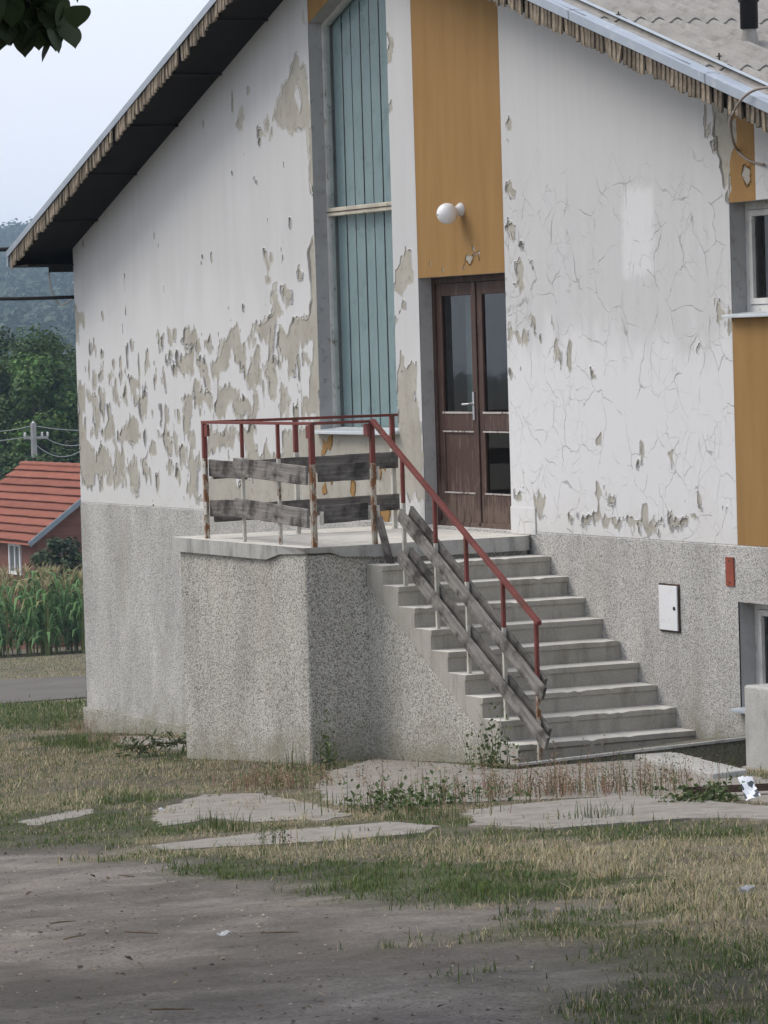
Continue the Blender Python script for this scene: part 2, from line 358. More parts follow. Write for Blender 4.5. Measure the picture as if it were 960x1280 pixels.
# ================================================================== SETTING
def refine(poly, step, jit, seed):
    r = np.random.default_rng(seed); out = []
    for i in range(len(poly)):
        a = np.array(poly[i][:2]); b = np.array(poly[(i + 1) % len(poly)][:2]); n = max(1, int(np.linalg.norm(b - a) / step))
        for k in range(n):
            q = a + (b - a) * k / n; out.append(q + r.normal(0, jit, 2))
    return np.array(out)
def gpoly(px): return np.array([onG(*q)[:2] for q in px])

PAV = {  # concrete on the ground: pixel outlines turned into points of the ground plane
 'apron': [(395, 985), (412, 966), (470, 950), (560, 956), (640, 964), (705, 957), (790, 947), (933, 968), (985, 985), (985, 1008), (860, 995), (700, 1000), (600, 1004), (500, 1008), (415, 1008)],
 'right': [(585, 1016), (664, 1007), (768, 999), (831, 998), (868, 1003), (985, 1014), (985, 1028), (870, 1026), (768, 1033), (685, 1040), (590, 1034)],
 'strip': [(195, 1058), (260, 1050), (350, 1040), (490, 1029), (548, 1033), (535, 1042), (395, 1054), (205, 1064)],
 'patch': [(190, 1016), (255, 994), (320, 993), (386, 1005), (438, 1020), (412, 1027), (370, 1026), (320, 1029), (264, 1024), (200, 1035)],
 'far': [(20, 1029), (83, 1016), (118, 1012), (118, 1018), (43, 1033)],
 'foot': [(148, 921), (190, 922), (240, 926), (238, 938), (200, 936), (140, 929)],
}
PAVW = {k: refine(gpoly(v), .11, .02, i + 3) for i, (k, v) in enumerate(PAV.items())}
DIRT = gpoly([(-260, 1064), (0, 1064), (100, 1061), (205, 1073), (265, 1090), (335, 1096), (430, 1126), (600, 1134), (735, 1133), (760, 1140), (600, 1158), (572, 1178), (650, 1186), (692, 1213), (645, 1248), (760, 1276), (800, 1300), (800, 1500), (-300, 1500)])
ROAD = gpoly([(-250, 856), (-100, 852), (0, 850.5), (110, 846), (180, 844), (180, 869), (110, 873), (0, 881), (-100, 885), (-250, 893)])
ROAD = np.vstack([ROAD])
ZON = [  # name, outline, green share, density, height
 (gpoly([(0, 930), (130, 940), (300, 962), (395, 985), (200, 1000), (100, 1012), (0, 1020)]), .38, 1.0, .055),
 (gpoly([(-150, 884), (100, 879), (114, 911), (-150, 916)]), .92, 1.2, .11),
 (gpoly([(58, 924), (120, 926), (148, 932), (140, 942), (60, 938)]), .97, 1.3, .10),
 (gpoly([(-150, 1034), (0, 1034), (150, 1012), (215, 1035), (205, 1062), (-150, 1066)]), .9, 1.1, .045),
 (gpoly([(150, 995), (250, 985), (235, 1000), (160, 1010)]), .9, 1.2, .07),
 (gpoly([(480, 1027), (560, 1010), (605, 1010), (625, 1038), (860, 1031), (990, 1036), (990, 1046), (480, 1052)]), .80, 1.1, .06),
 (gpoly([(560, 1052), (990, 1046), (990, 1190), (860, 1150), (740, 1130), (735, 1098), (560, 1086)]), .22, 1.15, .06),
 (gpoly([(225, 1077), (300, 1060), (430, 1083), (560, 1080), (738, 1102), (728, 1132), (600, 1133), (430, 1126), (330, 1097)]), 1.0, 1.3, .055),
 (gpoly([(570, 1168), (640, 1150), (750, 1138), (990, 1196), (990, 1320), (770, 1320), (640, 1250), (692, 1214), (650, 1186)]), .78, 1.0, .055),
 (gpoly([(220, 1062), (560, 1044), (600, 1050), (560, 1082), (430, 1084), (300, 1072)]), .38, 1.1, .055),
]
def zones(P):
    """grass share, density, height at ground points"""
    wx = (fbm(P[:, 0] * 1.3, P[:, 1] * 1.3, 5) - .5) * 1.5; wy = (fbm(P[:, 0] * 1.3, P[:, 1] * 1.3, 9) - .5) * 1.2
    f2 = (fbm(P[:, 0] * 6, P[:, 1] * 6, 15, 3) - .5) * .6
    Q = P + np.stack([wx + f2, wy + f2], 1)
    n1 = fbm(P[:, 0] * .8, P[:, 1] * .8, 21); n2 = fbm(P[:, 0] * 3, P[:, 1] * 3, 33)
    g = np.clip(.45 + (n1 - .5) * 2.2, 0, 1); d = np.full(len(P), .95); h = np.full(len(P), .055)
    for poly, gg, dd, hh in ZON:
        m = inpoly(Q, poly); g[m] = np.clip(gg + (n2[m] - .5) * .5, 0, 1); d[m] = dd; h[m] = hh
    d *= np.clip(.1 + 1.75 * n2, .2, 1.2)
    s = np.full(len(P), 9.0); b0, b1 = DIRT.min(0) - .5, DIRT.max(0) + .5
    m = np.where((Q[:, 0] > b0[0]) & (Q[:, 0] < b1[0]) & (Q[:, 1] > b0[1]) & (Q[:, 1] < b1[1]))[0]; s[m] = sdist(Q[m], DIRT); dirt = np.clip(.5 - s / .7, 0, 1)
    d *= np.clip(1 - dirt * 1.6 + (n2 - .5) * .9, 0, 1) * np.where(dirt > .8, .0, 1)
    for k, pv in PAVW.items():
        R_ = P + .35 * (Q - P); b0, b1 = pv.min(0), pv.max(0)
        m = np.where((R_[:, 0] > b0[0]) & (R_[:, 0] < b1[0]) & (R_[:, 1] > b0[1]) & (R_[:, 1] < b1[1]))[0]; m = m[inpoly(R_[m], pv[::2])]; d[m] *= .02 + .35 * (n2[m] > .62)
    road = inpoly(P + .3 * (Q - P), ROAD); d[road] *= .02
    far = P[:, 0] < -25; g[far] = np.clip(.4 + (n2[far] - .5), 0, 1)
    return g, d, h, dirt, road

# ground: one sheet to the horizon, dense near the house and the camera
xs = np.unique(np.concatenate([np.linspace(-1950, -300, 9), np.linspace(-300, -45, 30), np.arange(-45, -12, .6), np.arange(-12, 24, .17), np.linspace(24, 60, 20), np.linspace(60, 160, 5)]))
ys = np.unique(np.concatenate([np.linspace(-700, -60, 8), np.linspace(-60, -16, 20), np.arange(-16, 1.0, .17), np.arange(1, 40, 1.0), np.linspace(40, 1500, 12)]))
GX, GY = np.meshgrid(xs, ys, indexing='ij'); P2 = np.stack([GX.ravel(), GY.ravel()], 1)
g, d, h, dirt, road = zones(P2)
near = (P2[:, 0] > -40) & (P2[:, 0] < 30)
zz = gz(P2[:, 0]) + np.where(near, (fbm(P2[:, 0] * 1.1, P2[:, 1] * 1.1, 2) - .5) * .05 * np.where(dirt > .5, 1.0, .35) - np.where(dirt > .5, .012, 0), 0)
for pv in PAVW.values():
    m_ = np.where((P2[:, 0] > pv[:, 0].min() - .3) & (P2[:, 0] < pv[:, 0].max() + .3) & (P2[:, 1] > pv[:, 1].min() - .3) & (P2[:, 1] < pv[:, 1].max() + .3))[0]; m_ = m_[sdist(P2[m_], pv) < .2]; zz[m_] = gz(P2[m_, 0]) + .003
zz = np.where(P2[:, 0] > 45, SL * (45 - 2.6), zz)
PIT = gpoly([(800, 944), (850, 925), (960, 905), (960, 965), (935, 962)])
zz = np.where(inpoly(P2, PIT), zz - .26, zz)
inside = (P2[:, 0] > -10.8) & (P2[:, 0] < 5) & (P2[:, 1] > .15) & (P2[:, 1] < 9); zz = np.where(inside, zz - .3, zz)
soil = np.stack([.205 + .06 * (fbm(P2[:, 0] * 2, P2[:, 1] * 2, 4) - .5) * 2] * 3, 1) * np.array([1.0, .905, .81])
grasscol = np.array([.19, .162, .11]) * (1 - g)[:, None] + np.array([.085, .09, .05]) * g[:, None]
roadc = np.array([.11, .097, .084])
colr = soil * dirt[:, None] + grasscol * (1 - dirt)[:, None]; colr[road] = roadc
i = np.arange(len(xs) - 1)[:, None] * len(ys) + np.arange(len(ys) - 1)[None, :]; i = i.ravel()
FQ = np.stack([i, i + len(ys), i + len(ys) + 1, i + 1], 1)
M = NT('bare soil', .97, .1); vc = M.n('ShaderNodeVertexColor', layer_name='tint').outputs[0]
c = M.mix(1.0, vc, M.ramp(M.noise(M.pos, 2.0, 8, .72), [(.28, .55), (.72, 1.35)]), 'MULTIPLY')
c = M.mix(1.0, c, M.ramp(M.noise(M.map(M.pos, loc=(2, 7, 0)), 45, 5, .75), [(.3, .6), (.7, 1.35)]), 'MULTIPLY')
c = M.mix(M.ramp(M.noise(M.map(M.pos, loc=(5, 1, 0)), 14, 6, .7), [(.56, 0.), (.7, .55)]), c, (.07, .061, .053))
c = M.mix(M.ramp(M.noise(M.map(M.pos, sca=(2, .8, 1)), 1.1, 5, .6), [(.56, 0.), (.7, .5)]), c, (.24, .212, .18))
c = M.mix(M.ramp(M.noise(M.map(M.pos, loc=(8, 2, 0), sca=(1, .7, 1)), .75, 6, .62), [(.44, 0.), (.60, .62)]), c, (.078, .070, .062))
M.color(c).bump(M.math('ADD', M.noise(M.pos, 9, 8, .7), M.math('MULTIPLY', M.noise(M.pos, 60, 4, .7), .4)), .8, .03); MT['soil'] = M.m
ground = mesh('ground', np.stack([P2[:, 0], P2[:, 1], zz], 1), FQ, MT['soil'], col=colr, smooth=True); tag(ground, kind='structure')

def prism(poly, z0f, z1f):
    n = len(poly); V = [(p[0], p[1], z0f(p)) for p in poly] + [(p[0], p[1], z1f(p)) for p in poly]
    return V, [tuple(range(n))[::-1], tuple(range(n, 2 * n))] + [(k, (k + 1) % n, n + (k + 1) % n, n + k) for k in range(n)]
rg = refine(ROAD, 1.2, .12, 5)
ro = mesh('road', *prism(rg, lambda p: float(gz(p[0])) - .1, lambda p: float(gz(p[0])) + .02), rough_mat('worn asphalt', (.088, .078, .068), (.125, .112, .098), .6, .95, 30, .4)); tag(ro, kind='structure')
for k, v in PAVW.items():
    hgt = {'apron': .012, 'right': .020, 'strip': .010, 'patch': .009, 'far': .007, 'foot': .012}[k]
    o = mesh('pavement', *prism(v, lambda p: float(gz(p[0])) - .12, lambda p: float(gz(p[0])) + hgt), MT['pave']); tag(o, kind='structure')

# ================================================================== HOUSE
XC, XR = -11.0, 5.45          # left and right corner of the gable wall
WL, WR = -4.44, -2.69         # tall window
D0, D1 = -2.17, -0.436        # door column
R0, R1 = 3.42, 5.0            # right window column
ZP, ZD = 1.7226, 4.06         # top of plinth, door head
OV = 0.6                      # verge overhang
AX, AZ = -3.2, 7.828          # ridge
def rt(x):                    # top of roof
    return AZ - .38 * (AX - x) if x < AX else AZ - .3240 * (x - AX)
def so_(x): return rt(x) - .20
house = thing('house', (-2.8, 4.5, 0.0), 'white and ochre gabled house with peeling paint and a pebbledash base', 'house')
FLOORZ = -1.3

# --- wall core (bare plaster) as polygons of the gable with openings
def rect(x0, x1, z0, z1): return [(x0, z0), (x1, z0), (x1, z1), (x0, z1)]
def wl_top(x): return 6.655 + .38 * (x - WL)       # slanted head of the tall window
polys = [rect(XC, WL, ZP, 4.4) , [(XC, 4.4), (WL, 4.4), (WL, rt(WL) - .06), (XC, rt(XC) - .06)],
         rect(WL, WR, ZP, 2.59), [(WL, wl_top(WL)), (WR, wl_top(WR)), (WR, rt(WR) - .06), (AX, rt(AX) - .06), (WL, rt(WL) - .06)],
         [(WR, ZP), (D0, ZP), (D0, rt(D0) - .06), (WR, rt(WR) - .06)],
         [(D0, ZD), (D1, ZD), (D1, rt(D1) - .06), (D0, rt(D0) - .06)],
         [(D1, ZP), (R0, ZP), (R0, rt(R0) - .06), (D1, rt(D1) - .06)],
         rect(R0, R1, ZP, 3.60), [(R0, 4.50), (R1, 4.50), (R1, rt(R1) - .06), (R0, rt(R0) - .06)],
         [(R1, ZP), (XR, ZP), (XR, rt(XR) - .06), (R1, rt(R1) - .06)]]
V, Fc = [], []
for pl in polys:
    n = len(V); V += [(x, 0.0, z) for x, z in pl]; Fc.append(tuple(range(n, n + len(pl))))
DB = 9.0                       # depth of house
n = len(V); V += [(XC, 0, FLOORZ), (XC, DB, FLOORZ), (XC, DB, rt(XC) - .06), (XC, 0, rt(XC) - .06)]; Fc.append((n, n + 1, n + 2, n + 3))
n = len(V); V += [(XR, 0, -.5), (XR, DB, -.5), (XR, DB, rt(XR) - .06), (XR, 0, rt(XR) - .06)]; Fc.append((n, n + 1, n + 2, n + 3))
n = len(V); V += [(XC, DB, FLOORZ), (XR, DB, FLOORZ), (XR, DB, rt(XR) - .06), (AX, DB, AZ - .06), (XC, DB, rt(XC) - .06)]; Fc.append((n, n + 1, n + 2, n + 3, n + 4))
mesh('wall', V, Fc, MT['plaster'], house)
# rooms behind the openings, dim and closed
V, Fc = box((XC + .3, .36, 1.6), (XR - .3, 3.2, 4.6)); Fc.pop(2)
rm = mesh('interior_room', V, [f[::-1] for f in Fc], MT['inside'], house)

def reveal(name, pl, depth, mat, par, skip=()):
    V = [(x, 0.0, z) for x, z in pl] + [(x, depth, z) for x, z in pl]; n = len(pl)
    return mesh(name, V, [(k, (k + 1) % n, n + (k + 1) % n, n + k) for k in range(n) if k not in skip], mat, par)

# --- plinth in pebbledash, with the basement window opening
BW = (3.415, 4.95, .41, 1.272)
pz = -.012
zb = lambda x: float(gz(x)) - .25
pp = [[(XC, zb(XC)), (BW[0], zb(BW[0])), (BW[0], ZP), (XC, ZP)], [(BW[0], zb(BW[0])), (BW[1], zb(BW[1])), (BW[1], BW[2]), (BW[0], BW[2])],
      [(BW[0], BW[3]), (BW[1], BW[3]), (BW[1], ZP), (BW[0], ZP)], [(BW[1], zb(BW[1])), (XR, zb(XR)), (XR, ZP), (BW[1], ZP)]]
V, Fc = [], []
for pl in pp:
    n = len(V); V += [(x, pz, z) for x, z in pl]; Fc.append(tuple(range(n, n + len(pl))))
n = len(V); V += [(XC, pz, ZP), (XR, pz, ZP), (XR, .0, ZP + .012), (XC, .0, ZP + .012)]; Fc.append((n, n + 1, n + 2, n + 3))
n = len(V); V += [(XC - .012, pz, zb(XC)), (XC - .012, pz, ZP), (XC - .012, DB, ZP), (XC - .012, DB, zb(XC))]; Fc.append((n, n + 1, n + 2, n + 3))
mesh('plinth', V, Fc, MT['pebble'], house)
V, Fc = box((XC - .03, -.05, -1.6), (-2.9, -.013, -.66)); mesh('footing', V, Fc, MT['pebble_old'], house)

# --- flaking paint coats: a thin raised skin cut out by marching squares
def peel(ox, oy, s, pts): return np.array([[*onY(ox + x / s, oy + y / s)[[0, 2]]] for x, y in pts])
A = (80, 300, 3.766); B = (230, 300, 3.766); CC = (400, 300, 3.368); D = (280, 0, 2.667); EE = (620, 100, 3.766); FF = (760, 100, 3.766); GG = (630, 400, 3.2); HH = (370, 0, 3.556); II = (860, 100, 3.2)
PE = [(A, q) for q in [
 [(48,290),(64,300),(66,345),(98,350),(96,405),(72,385),(72,480),(54,470)], [(138,485),(150,490),(148,545),(140,540)], [(172,515),(184,520),(184,545),(172,545)], [(318,475),(328,475),(326,497),(316,495)],
 [(388,525),(400,525),(402,580),(392,612),(385,570)], [(452,445),(468,450),(472,505),(458,508)], [(490,430),(506,432),(510,490),(492,492)], [(522,425),(532,420),(526,470),(516,480)],
 [(555,460),(598,412),(630,420),(622,480),(600,500),(560,480)], [(625,470),(640,455),(645,510),(628,512)], [(535,550),(575,560),(580,520),(612,525),(620,600),(608,650),(590,625),(565,640),(535,600)],
 [(628,555),(660,560),(678,610),(678,660),(655,640),(650,600)], [(515,600),(530,600),(526,632),(514,630)], [(478,550),(508,545),(502,570),(485,580)], [(466,610),(478,640),(486,690),(478,695),(466,650)],
 [(620,715),(650,700),(678,690),(678,760),(660,765),(655,800),(640,750),(612,790)], [(560,750),(590,730),(612,760),(600,800),(590,880),(570,870),(558,820),(575,790)], [(135,620),(150,625),(160,650),(158,690),(140,685)],
 [(165,640),(180,605),(192,605),(190,640),(170,655)], [(213,640),(228,625),(232,665),(215,655)], [(268,635),(290,600),(300,650),(285,640),(270,655)], [(228,670),(245,690),(260,760),(245,760),(232,710)],
 [(302,650),(330,670),(358,675),(352,700),(340,700),(345,760),(330,770),(322,700)], [(275,735),(295,700),(300,760),(285,770)], [(362,735),(398,730),(398,790),(375,850),(360,820)], [(66,690),(100,690),(106,740),(95,800),(68,790)],
 [(110,730),(150,720),(165,760),(162,800),(170,860),(160,920),(135,920),(150,850),(140,790),(115,765)], [(170,710),(198,720),(195,770),(190,850),(178,800)], [(185,920),(205,870),(220,810),(232,850),(242,920),(215,935),(190,920)],
 [(245,940),(270,890),(305,870),(312,810),(350,850),(360,930),(345,960),(310,940),(260,950)], [(66,800),(98,860),(105,930),(130,960),(150,1030),(180,970),(215,1010),(235,1070),(228,1160),(205,1150),(210,1100),(140,1090),(145,1150),(95,1150),(70,1000)],
 [(240,960),(275,1000),(285,1060),(265,1090),(250,1160),(240,1150),(245,1040)], [(300,1020),(320,1060),(350,1010),(356,1190),(345,1205),(330,1160),(318,1185),(312,1110),(300,1090)], [(362,1040),(385,1010),(392,1060),(396,1120),(380,1100)],
 [(275,1090),(290,1090),(296,1165),(280,1155)], [(436,1080),(448,1080),(448,1180),(436,1170)], [(405,985),(420,950),(436,990),(418,1015),(402,1010)], [(458,920),(475,870),(490,920),(512,970),(508,1005),(495,1000),(485,960)],
 [(494,1050),(510,1045),(508,1100),(494,1105)], [(526,1045),(548,1095),(545,1130),(530,1110)], [(548,970),(565,960),(574,1060),(560,1070),(548,1010)], [(522,930),(534,930),(536,1010),(525,1000)],
 [(582,1020),(605,1010),(632,1040),(632,1160),(660,1220),(625,1225),(575,1195),(595,1130)], [(592,925),(620,915),(622,980),(605,990)]]]
PE += [(B, q) for q in [
 [(380,60),(390,60),(404,130),(396,155),(382,110)], [(405,75),(416,80),(412,105),(404,100)], [(388,185),(412,178),(410,210),(392,205)], [(424,215),(445,215),(440,245),(426,240)], [(540,145),(555,130),(570,150),(560,172),(542,165)],
 [(462,230),(480,225),(482,250),(510,245),(512,290),(482,295),(466,260)],
 [(590,30),(604,0),(635,0),(645,480),(650,800),(600,820),(560,840),(545,780),(590,740),(605,650),(570,580),(560,530),(590,550),(610,560),(605,490),(550,480),(535,520),(530,620),(505,640),(495,550),(455,550),(440,430),(490,430),(520,380),(598,360),(606,260),(602,180)],
 [(330,410),(370,378),(415,360),(420,260),(440,260),(460,330),(440,380),(430,470),(420,540),(400,545),(395,470),(410,430),(390,430),(385,480),(350,410),(330,470)], [(300,470),(330,475),(355,490),(358,560),(335,600),(325,540),(335,500)],
 [(215,460),(250,410),(265,480),(290,560),(282,600),(255,560),(225,515),(215,560),(205,590),(160,640),(135,640),(130,580),(165,560),(175,470),(185,500)], [(0,420),(35,412),(65,430),(60,480),(30,500),(0,470)],
 [(60,470),(78,460),(78,510),(64,510)], [(100,490),(125,465),(140,500),(130,530),(100,520)], [(0,555),(20,525),(50,560),(55,600),(40,660),(20,630),(0,620)], [(75,590),(95,600),(110,640),(125,690),(105,690),(85,640)],
 [(55,665),(70,670),(70,700),(55,695)], [(300,625),(360,605),(365,660),(345,700),(320,690),(300,660)], [(385,570),(430,560),(455,590),(430,620),(440,680),(425,740),(405,720),(395,660),(385,620)],
 [(45,715),(110,700),(135,735),(125,790),(95,760),(85,800),(60,760)], [(160,740),(200,700),(255,705),(262,760),(300,750),(315,790),(305,830),(265,830),(230,830),(235,770),(200,760),(190,830),(150,830),(140,790)],
 [(330,730),(350,720),(355,790),(340,840),(320,830),(335,790)], [(450,700),(480,690),(500,740),(485,800),(470,840),(455,790)], [(0,800),(20,810),(30,860),(10,880),(0,850)],
 [(130,890),(240,895),(238,970),(200,985),(180,965),(120,1010),(118,930)],
 [(250,900),(340,880),(330,940),(340,1010),(370,1010),(385,960),(410,1010),(470,1000),(465,920),(540,910),(600,880),(650,800),(660,1300),(480,1290),(110,1240),(125,1100),(235,1110),(255,1140),(320,1120),(300,1020)]]]
PE += [(CC, q) for q in [
 [(360,60),(380,50),(385,95),(395,140),(390,165),(380,180),(355,200),(350,240),(325,230),(322,150),(335,100)], [(362,245),(372,250),(368,285),(360,280)], [(318,320),(342,315),(340,360),(320,360)],
 [(340,475),(352,480),(350,515),(372,530),(392,515),(410,570),(408,680),(425,710),(436,800),(440,1085),(360,1085),(330,1060),(325,580),(338,550)]]]
PE += [(D, q) for q in [
 [(545,112),(552,120),(568,150),(560,190),(545,210),(540,180),(550,150)], [(545,345),(562,340),(565,360),(550,375),(540,372)],
 [(165,400),(185,330),(195,290),(225,265),(228,225),(245,185),(258,225),(275,235),(292,415),(240,430),(215,435),(200,405),(180,415)],
 [(45,425),(52,380),(60,365),(70,385),(58,420)], [(133,395),(145,390),(150,425),(138,428)], [(112,425),(125,430),(140,455),(115,458)], [(155,430),(165,425),(163,465),(155,465)],
 [(278,430),(292,410),(310,640),(292,640),(286,540)], [(262,32),(270,45),(272,80),(266,60)]]]
PE += [(EE, q) for q in [
 [(50,195),(68,165),(78,190),(70,240),(54,225)], [(52,290),(74,288),(64,305)], [(55,475),(75,480),(90,510),(72,540),(55,525)], [(45,680),(58,645),(70,675),(92,680),(88,745),(62,715)], [(112,770),(126,770),(124,805),(104,795),(116,790)],
 [(92,855),(130,850),(138,910),(132,935),(142,990),(120,1015),(112,975),(95,960),(112,930),(95,890)], [(160,830),(178,825),(178,855),(165,850)], [(45,920),(60,940),(50,950)], [(50,995),(70,990),(68,1010),(52,1008)],
 [(158,1100),(176,1105),(186,1150),(176,1160),(164,1130)], [(62,1160),(80,1145),(98,1180),(155,1190),(135,1240),(110,1240),(95,1200),(64,1215)], [(183,1172),(194,1175),(190,1200)], [(205,1220),(212,1220),(208,1240)], [(250,1120),(258,1120),(282,1180),(274,1185)]]]
PE += [(FF, q) for q in [
 [(458,115),(472,120),(468,200),(500,170),(480,250),(472,280),(460,270)], [(498,110),(560,110),(590,300),(575,480),(545,490),(530,380),(515,340),(520,290),(500,240),(510,170)], [(496,290),(518,262),(508,350),(498,358)],
 [(505,1045),(530,1040),(545,1080),(590,1085),(590,1120),(540,1145),(525,1140),(525,1090)], [(555,1150),(590,1140),(580,1200),(562,1195)], [(415,1250),(432,1245),(428,1280),(420,1275)], [(556,510),(576,500),(562,555)]]]
PE += [(GG, q) for q in [
 [(205,105),(215,95),(230,110),(230,165),(205,150)], [(258,90),(270,85),(264,120),(272,175),(260,150)], [(345,195),(365,215),(355,215)], [(370,470),(392,450),(392,470),(372,495)], [(545,530),(555,500),(562,515),(552,545)], [(538,560),(552,553),(553,582),(542,575)],
 [(660,545),(668,550),(668,580)], [(40,710),(80,700),(78,720),(60,728)], [(120,705),(160,712),(160,735),(148,770),(125,745)], [(370,690),(385,668),(392,690),(380,700)], [(265,800),(285,798),(280,812)], [(305,780),(345,785),(340,800),(310,810)],
 [(355,785),(385,755),(398,790),(390,815),(360,820)], [(410,690),(440,700),(445,740),(430,770),(412,770)], [(412,790),(475,795),(478,825),(415,825)], [(480,800),(500,790),(545,815),(558,745),(580,745),(580,790),(605,820),(600,845),(500,840),(480,825)],
 [(610,835),(620,830),(620,845)], [(660,800),(680,775),(690,795),(735,790),(735,815),(665,835)], [(718,740),(728,735),(730,780),(720,790)], [(745,760),(765,745),(778,800),(745,800)], [(770,710),(785,710),(790,750),(778,755)], [(770,100),(782,100),(778,130)],
 [(30,215),(60,205),(58,225),(35,228)], [(605,800),(640,795),(640,808),(610,812)], [(872,760),(880,755),(878,780)]]]
PE += [(HH, q) for q in [[(735,1165),(775,1140),(790,1145),(775,1165),(740,1180)], [(795,1140),(815,1130),(815,1145)], [(596,1180),(603,1180),(598,1205)], [(654,1180),(661,1180),(660,1212)], [(785,1105),(796,1105),(792,1118)]]]
PE += [(II, q) for q in [[(232,340),(255,330),(250,400),(235,425),(225,395)], [(172,175),(195,165),(185,235),(176,230)]]]
PEW = [peel(*a, q) for a, q in PE]
ISLE = [peel(*D, [(232,300),(250,290),(262,330),(255,370),(240,340)])]

def coat(name, x0, x1, z0, ztop, mat, seed, y=-.006, h=.018, remnants=None, flecks=0.0, grow=0.0):
    nx = int((x1 - x0) / h) + 1; zmax = max(ztop(x0), ztop(x1), ztop(min(max(AX, x0), x1))); nz = int((zmax - z0) / h) + 1
    gx = np.linspace(x0, x1, nx); gzv = np.linspace(z0, z0 + (nz - 1) * h, nz)
    X, Z = np.meshgrid(gx, gzv, indexing='ij'); P = np.stack([X.ravel(), Z.ravel()], 1)
    W = P.copy()
    W[:, 0] += (fbm(P[:, 0] * 9, P[:, 1] * 5, seed, 4) - .5) * .11; W[:, 1] += (fbm(P[:, 0] * 11, P[:, 1] * 7, seed + 40, 4) - .5) * .18
    fine = (fbm(P[:, 0] * 30, P[:, 1] * 18, seed + 80, 3) - .5) * .045 + (fbm(P[:, 0] * 19, P[:, 1] * 5.5, seed + 90, 3) - .5) * .16 * np.clip((4.2 - P[:, 1]) * 2, .25, 1)
    f = np.full(len(P), .5)
    src = PEW if remnants is None else remnants
    for q in src:
        b0 = q.min(0) - .35; b1 = q.max(0) + .35
        if b1[0] < x0 or b0[0] > x1: continue
        m = np.where((W[:, 0] > b0[0]) & (W[:, 0] < b1[0]) & (W[:, 1] > b0[1]) & (W[:, 1] < b1[1]))[0]
        if len(m): f[m] = np.minimum(f[m], sdist(W[m], q))
    for q in ISLE:
        if remnants is None: f = np.maximum(f, -sdist(W, q))
    f = f + fine - ((.020 if flecks else .007) if remnants is None else 0) + grow
    if remnants is not None: f = -f
    if flecks:      # small loose flakes missing in the weathered band
        fl = fbm(P[:, 0] * 9, P[:, 1] * 3.6, seed + 7, 3); band = np.clip((3.75 - P[:, 1]) / .5, 0, 1) * np.clip((P[:, 1] - 1.78) / .2, 0, 1)
        f = np.minimum(f, (.80 - fl - .115 * flecks * band) * .4)
    top = np.array([ztop(v) for v in gx])[:, None].repeat(nz, 1).ravel() - P[:, 1]
    f = np.minimum(f, top).reshape(nx, nz)
    pos = f > 0; idx = -np.ones((nx, nz), int); V = []
    vi = np.argwhere(pos); idx[pos] = np.arange(len(vi)); V = [(gx[a], y, gzv[b]) for a, b in vi]
    full = pos[:-1, :-1] & pos[1:, :-1] & pos[1:, 1:] & pos[:-1, 1:]; Fc = [(idx[a, b], idx[a + 1, b], idx[a + 1, b + 1], idx[a, b + 1]) for a, b in np.argwhere(full)]
    anyp = pos[:-1, :-1] | pos[1:, :-1] | pos[1:, 1:] | pos[:-1, 1:]; cache = {}; rim = {}
    def cross(p, q):
        k = (p, q) if p < q else (q, p)
        if k not in cache:
            a, b = f[p], f[q]; t = a / (a - b); x = gx[p[0]] + (gx[q[0]] - gx[p[0]]) * t; z = gzv[p[1]] + (gzv[q[1]] - gzv[p[1]]) * t
            cl = float(vnoise(np.array([x * 7.0]), np.array([z * 6.0]), seed + 3)[0]); cl = max(0, cl - .5) * .028
            cache[k] = len(V); V.append((x, y - cl, z))
        return cache[k]
    for a, b in np.argwhere(anyp & ~full):
        cs = [(a, b), (a + 1, b), (a + 1, b + 1), (a, b + 1)]; poly = []; cr = []
        for k in range(4):
            p, q = cs[k], cs[(k + 1) % 4]
            if pos[p]: poly.append(idx[p])
            if pos[p] != pos[q]: v = cross(p, q); poly.append(v); cr.append((v, pos[p]))
        if len(poly) > 2: Fc.append(tuple(poly))
        if len(cr) == 2:
            e = (cr[0][0], cr[1][0]) if cr[0][1] else (cr[1][0], cr[0][0])
            r = []
            for v in e:
                if v not in rim: rim[v] = len(V); V.append((V[v][0], .002, V[v][2]))
                r.append(rim[v])
            Fc.append((e[0], r[0], r[1], e[1]))
    return mesh(name, V, Fc, mat, house)
lt = lambda x: so_(x) + .05
coat('paint_coat', XC, WL, ZP + .012, lt, MT['paint'], 1, flecks=1.0)
coat('paint_coat', WR, D0, ZP + .012, lt, MT['paint'], 2)
coat('paint_coat', D1, R0, ZP + .012, lt, MT['paint'], 3)
MT['undercoat'] = rough_mat('grey white skim coat', (.40, .385, .345), (.50, .485, .44), 5, .95, 40, .4, .005, (.33, .31, .265))
coat('skim_coat', XC, WL, ZP + .012, lt, MT['undercoat'], 1, y=-.003, h=.024, flecks=.6, grow=.028)
coat('skim_coat', D1, R0, ZP + .012, lt, MT['undercoat'], 3, y=-.003, h=.024, grow=.016)
o = coat('paint_coat', D0 + .003, D1 - .003, ZD, lt, MT['ochre'], 4); o['label'] = 'ochre panel above the brown door'
o = coat('paint_coat', R0 + .003, R1, ZP + .012, lambda x: 3.60, MT['ochre'], 5); o['label'] = 'ochre panel below the right window'
o = coat('paint_coat', R0 + .003, 3.87, 4.5, lt, MT['ochre'], 6); o['label'] = 'ochre panel above the right window'
V, Fc = box((3.872, -.035, 4.5), (R1, -.002, so_(4.6) + .1)); o = mesh('plaster_patch', V, Fc, MT['paint'], house)
o = coat('paint_coat', R1, XR, ZP + .012, lt, MT['paint'], 8)
